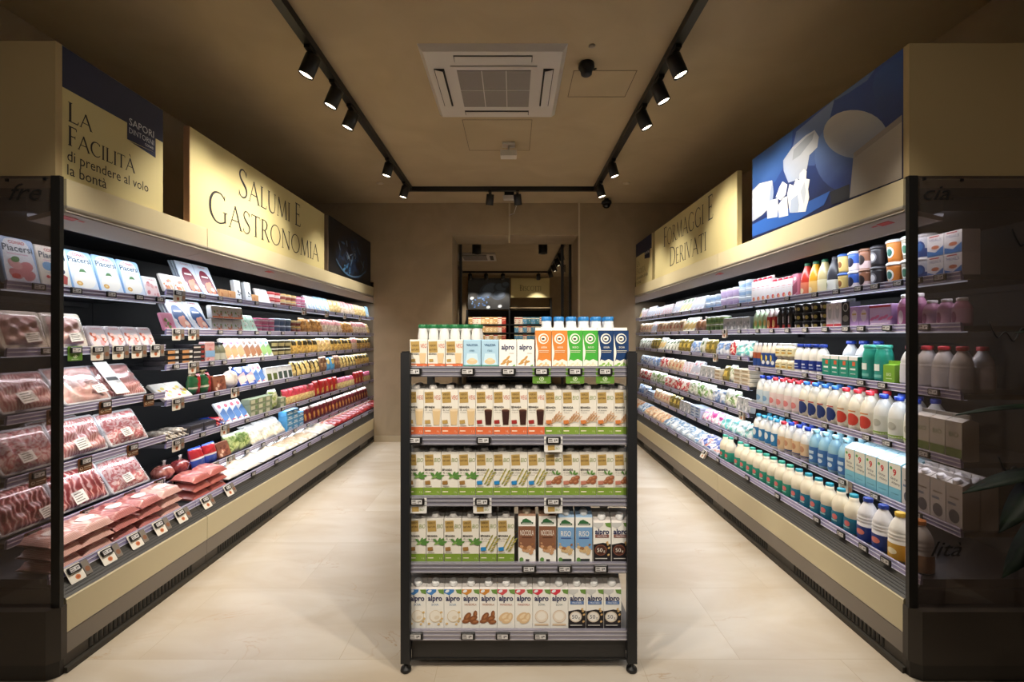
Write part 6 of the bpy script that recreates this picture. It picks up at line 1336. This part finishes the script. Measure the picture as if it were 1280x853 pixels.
# ---- dairy cooler, long bay
B_['ltub'] = tub('yoghurt_tub', 'lilac and white yoghurt tub', .055, .047, .075, c(206, 190, 216, .38), c(232, 230, 236, .35), band(.2, .75, c(190, 170, 206, .4), -1.2, 1.2))
B_['wtub'] = tub('yoghurt_tub', 'white and pale blue tub', .055, .047, .06, c(214, 226, 238, .38), c(226, 232, 240, .35), band(.25, .7, c(160, 190, 222, .4), -1.1, 1.1))
B_['gtub'] = tub('cheese_tub', 'green and white cheese tub', .05, .046, .065, c(150, 176, 120, .38), c(226, 228, 222, .35), band(.25, .75, c(96, 130, 76, .4), -1.1, 1.1))
B_['wpk'] = slab('cheese_pack', 'white and grey leaning cheese pack', .12, .16, .03, c(214, 214, 220, .35, .3), p_slim(c(170, 170, 180, .45), c(206, 150, 150, .45)), .01)
B_['ypk'] = slab('cheese_pack', 'white and yellow leaning pack', .11, .17, .03, c(230, 228, 214, .35, .3), p_slim(c(214, 180, 110, .45), c(120, 150, 120, .45)), .01)
B_['rpk'] = slab('cheese_pack', 'red and white cheese pack', .09, .13, .04, c(226, 214, 216, .35, .3), p_spots(None, [c(196, 50, 64, .4), c(226, 110, 120, .4)], None, 5, 61), .008)
B_['opk'] = slab('cheese_pack', 'orange and blue cheese pack', .09, .12, .04, c(222, 224, 232, .35, .3), p_spots(None, [c(226, 140, 70, .4), c(90, 110, 180, .4)], None, 6, 62), .008)
B_['clr'] = slab('cheese_pack', 'clear pack of grey cheese cubes', .12, .12, .05, c(196, 198, 202, .2, .6), p_spots(None, [c(160, 164, 170, .35), c(222, 222, 222, .35), c(130, 140, 140, .35)], None, 12, 63), .012)
B_['rnd'] = lump('round smoked cheese', nmat('smoked', (176, 120, 84), (222, 184, 150), 9, 'noise', .35, .5, 1, .4, .6), .13, .10, .13, 12)
B_['bgr'] = bag('grated_cheese_bag', 'beige grated cheese bag', .12, .13, .05, nmat('grate1', (196, 160, 120), (236, 214, 184), 80, 'noise', .45, .5, 2, .4, .6), c(222, 206, 190, .3, .5), p_lab(c(196, 110, 84, .4), .35, .6, .4), seed=71)
B_['bgw'] = bag('grated_cheese_bag', 'white and green cheese bag', .12, .14, .05, nmat('grate2', (206, 206, 190), (240, 238, 228), 60, 'noise', .45, .5, 2, .4, .6), c(222, 226, 220, .3, .5), lambda a, v: c(96, 130, 90, .4) if abs(a-v*.8+.3) < .14 else None, seed=72)
B_['bol'] = bag('cheese_bag', 'olive and gold cheese bag', .12, .13, .05, c(130, 116, 60, .35, .5), c(206, 190, 120, .3, .5), p_lab(c(196, 170, 84, .4), .3, .7, .6), seed=73)
B_['bbl'] = bag('mozzarella_bag', 'blue and white mozzarella bag', .13, .12, .06, nmat('mozz1', (120, 150, 196), (230, 234, 240), 16, 'noise', .3, .7, 1.5, .45, .55), c(206, 216, 232, .3, .5), seed=74)
B_['brd'] = bag('cheese_bag', 'red and white cheese bag', .11, .13, .06, nmat('redch', (190, 56, 60), (236, 226, 214), 16, 'noise', .3, .7, 1.5, .46, .54), c(226, 206, 200, .3, .5), seed=75)
B_['bgn'] = bag('cheese_bag', 'white and leaf green cheese bag', .12, .14, .06, nmat('grnch', (120, 160, 84), (236, 236, 224), 16, 'noise', .3, .7, 1.5, .4, .5), c(226, 230, 214, .3, .5), seed=76)
B_['wst'] = slab('cheese_pack', 'flat white cheese pack', .14, .035, .12, c(216, 206, 186, .35, .3), lambda b, y, w_, h: b.rect(-w_*.4, w_*.3, .01, .024, y, c(170, 150, 120, .45)), .006)
B_['bst'] = slab('cheese_pack', 'flat blue and white pack', .13, .03, .13, c(190, 204, 224, .35, .3), lambda b, y, w_, h: b.rect(-w_*.4, w_*.2, .008, .02, y, c(90, 120, 170, .45)), .006)
B_['pnkb'] = bag('mozzarella_bag', 'pink and white mozzarella bag', .14, .13, .06, nmat('pinkch', (222, 90, 160), (236, 236, 240), 18, 'noise', .3, .7, 1.5, .42, .5), c(226, 226, 236, .3, .5), seed=77)
B_['tealb'] = bag('mozzarella_bag', 'turquoise and white mozzarella bag', .14, .13, .06, nmat('tealch', (110, 200, 196), (236, 240, 242), 16, 'noise', .3, .7, 1.5, .42, .56), c(216, 232, 236, .3, .5), seed=78)
B_['beib'] = bag('cheese_bag', 'beige and orange cheese bag', .15, .17, .06, nmat('beich', (206, 140, 90), (236, 216, 184), 14, 'noise', .35, .6, 1.5, .4, .6), c(222, 206, 184, .3, .5), seed=79)
B_['blub'] = bag('mozzarella_bag', 'steel blue mozzarella bag', .16, .18, .06, nmat('bluch', (96, 136, 176), (222, 228, 232), 14, 'noise', .3, .7, 1.5, .42, .56), c(190, 206, 222, .3, .5), seed=80)
B_['navb'] = bag('mozzarella_bag', 'navy and red mozzarella bag', .15, .16, .06, nmat('navch', (44, 76, 160), (222, 222, 232), 12, 'noise', .3, .7, 1.5, .44, .54, (206, 90, 60)), c(190, 200, 222, .3, .5), seed=81)
RL = lambda i: Row(1, 1, i, RM+.02, FAR-.03)
RL(0).put('wtub', 2, stack=3).put('ltub', 3, stack=2).put('wtub', 3, stack=2).put('wpk', 3, r_(-22)).put('ypk', 3, r_(-26)).put('wpk', 2, r_(-22)).put('rpk', 4, r_(-10)).put('opk', 4, r_(-10)).put('wpk', 3, r_(-20)).put('rpk', 3, r_(-10)).put('ypk', 8, r_(-22)).tags(ftag(4.0, 7.2, .28, 'pp'))
RL(1).put('clr', 4, stack=1).put('gtub', 4, stack=2).put('rnd', 2).put('ypk', 3, r_(-24)).put('bgr', 8, r_(-10)).put('wpk', 2, r_(-20)).put('bgr', 10, r_(-10)).tags([(4.0, 'p'), (4.3, 'w')]+ftag(4.6, 7.2, .29, 'p'))
RL(2).put('tealb', 2, r_(-15)).put('brd', 1, r_(-12)).put('bbl', 2, r_(-15)).put('bol', 2, r_(-10)).put('bgw', 1, r_(-12)).put('bbl', 2, r_(-20)).put('bol', 3, r_(-10)).put('bgw', 4, r_(-26)).put('ypk', 2, r_(-24)).put('bol', 3, r_(-10)).put('bgw', 10, r_(-20)).tags([(4.0, 'p'), (4.2, 'p'), (4.5, 'w')]+ftag(4.8, 7.2, .3, 'p'))
RL(3).put('wst', 2, stack=4).put('bgn', 1, r_(-8)).put('bol', 1, r_(-10)).put('wst', 1, stack=3).put('clr', 3, r_(-8)).put('wpk', 2, r_(-24)).put('rpk', 3, r_(-20)).put('bgr', 4, r_(-16)).put('brd', 3, r_(-14)).put('bbl', 9, r_(-14)).tags(ftag(4.0, 7.2, .3, 'p'))
RL(4).put('clr', 2, r_(-8)).put('bgn', 2, r_(-10)).put('bbl', 2, r_(-10)).put('bgn', 5, r_(-14)).put('brd', 7, r_(-12)).put('bgn', 5, r_(-12)).put('brd', 6, r_(-10)).tags([(3.98, 'w')]+ftag(4.25, 7.2, .3, 'p'))
RL(5).put('tealb', 4, r_(-30)).put('pnkb', 3, r_(-30)).put('bst', 2, stack=4).put('clr', 3, r_(-10)).put('bol', 3, r_(-14)).put('bgr', 5, r_(-16)).put('bst', 2, stack=3).put('bbl', 7, r_(-16)).tags(ftag(4.05, 7.2, .3, 'p'))
RL('t').put('t2', 2).put('navb', 3, r_(-62), yaw=.03, gap=.014).put('blub', 6, r_(-66), yaw=.03, gap=.014).put('beib', 5, r_(-60), yaw=.03, gap=.014).put('blub', 2, r_(-62)).put('beib', 6, r_(-60)).tags([(4.0, 'p'), (4.3, 'w')]+ftag(4.7, 7.2, .32, 'p'))

# ------------------------------------------------------------------ biscuit boxes beyond the doorway
BX_ = []
for i, (b1, b2, d) in enumerate((((206, 176, 130), (150, 96, 60), 'tan biscuit box'), ((226, 214, 196), (176, 60, 56), 'cream and red biscuit box'), ((190, 150, 100), (236, 220, 190), 'brown biscuit box'), ((96, 150, 186), (226, 206, 160), 'blue biscuit box'), ((60, 120, 140), (226, 226, 220), 'teal biscuit box'), ((170, 60, 50), (226, 190, 150), 'red biscuit box'))):
    BX_.append(slab('biscuit_box', d, .12, .205, .08, c(*b1), p_spots(None, [c(*b2), c(236, 226, 206)], None, 4, i+80, (.75, .88, c(*b2))), .004, cat='box'))
for lv, z in ((1, 1.82), (2, 1.57), (3, 1.32)):
    for i in range(19):
        x = -1.16+.1245*i
        if abs(x+.0) < .095: continue
        k = (R.randrange(3) if i < 9 else R.choice((3, 3, 4, 1))) if i != 8 else 5
        inst(BX_[k], (x-.1, 14.06, z+.001), 0, 0, 'biscuit shelf '+CNT[lv-1], x)

# ------------------------------------------------------------------ potted plant at the edge of the frame
pl = empty('potted_plant', 'dark leafy potted plant in front of the dairy smoked glass', 'plant', (2.03, 1.62, 0))
b = MB(); b.lathe([(.085, .001), (.10, .01), (.12, .33), (.125, .36), (.115, .36), (.11, .32), (.001, .315)], c(60, 54, 50, .5), 24); b.build('pot', pl)
stem = [(0, 0, .3), (-.02, .0, .6), (-.05, .02, .95), (-.07, .03, 1.25), (-.06, .03, 1.5)]
MB().tube(catmull(stem), .013, c(70, 56, 40, .6)).build('stem', pl)
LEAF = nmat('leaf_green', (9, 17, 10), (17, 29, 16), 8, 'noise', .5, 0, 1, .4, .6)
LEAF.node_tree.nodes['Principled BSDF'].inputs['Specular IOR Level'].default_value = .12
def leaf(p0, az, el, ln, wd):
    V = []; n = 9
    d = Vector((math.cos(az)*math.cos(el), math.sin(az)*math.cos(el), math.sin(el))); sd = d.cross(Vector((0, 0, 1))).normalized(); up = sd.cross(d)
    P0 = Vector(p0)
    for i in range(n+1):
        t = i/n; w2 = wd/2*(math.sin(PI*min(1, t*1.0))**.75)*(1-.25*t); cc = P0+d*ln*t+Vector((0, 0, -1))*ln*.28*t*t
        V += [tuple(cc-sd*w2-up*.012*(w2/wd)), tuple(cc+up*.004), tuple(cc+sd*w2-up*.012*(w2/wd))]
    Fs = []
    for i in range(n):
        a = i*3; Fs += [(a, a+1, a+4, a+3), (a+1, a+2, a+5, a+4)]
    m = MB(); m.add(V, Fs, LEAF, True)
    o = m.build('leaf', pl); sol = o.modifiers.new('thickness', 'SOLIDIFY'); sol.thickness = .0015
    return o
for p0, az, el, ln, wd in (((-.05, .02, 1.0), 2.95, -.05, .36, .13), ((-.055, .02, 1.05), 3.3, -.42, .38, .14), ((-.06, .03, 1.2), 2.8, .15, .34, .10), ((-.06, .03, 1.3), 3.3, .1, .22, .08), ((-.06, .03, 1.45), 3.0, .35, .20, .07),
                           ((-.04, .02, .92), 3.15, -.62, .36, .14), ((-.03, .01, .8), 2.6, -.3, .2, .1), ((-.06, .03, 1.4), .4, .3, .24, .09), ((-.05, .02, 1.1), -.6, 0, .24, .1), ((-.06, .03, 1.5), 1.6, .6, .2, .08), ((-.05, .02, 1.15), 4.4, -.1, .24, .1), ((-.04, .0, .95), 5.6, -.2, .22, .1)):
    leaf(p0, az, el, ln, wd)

# ------------------------------------------------------------------ labels: which one is which, counted along its shelf
groups = {}
for o, p, shelf, key, pre in REG: groups.setdefault((p.desc, pre, shelf), []).append((key, o, p))
for (desc, pre, shelf), L_ in groups.items():
    L_.sort(key=lambda t: t[0])
    frm = 'meat side' if shelf.startswith(('rack', 'biscuit')) else 'glass end'
    for i, (k, o, p) in enumerate(L_):
        d = (pre+' '+desc).strip()
        on = 'on' if 'price tag' not in desc else 'on'
        if len(L_) == 1: o['label'] = '%s, %s' % (d, shelf) if len(d.split()) > 1 else '%s on the %s' % (d, shelf)
        else: o['label'] = '%s %s from %s, %s' % (ORD[i] if i < len(ORD) else 'far', d, frm, shelf)
        o['group'] = '%s goods' % shelf if 'tag' not in desc else 'price tags on the %s' % shelf
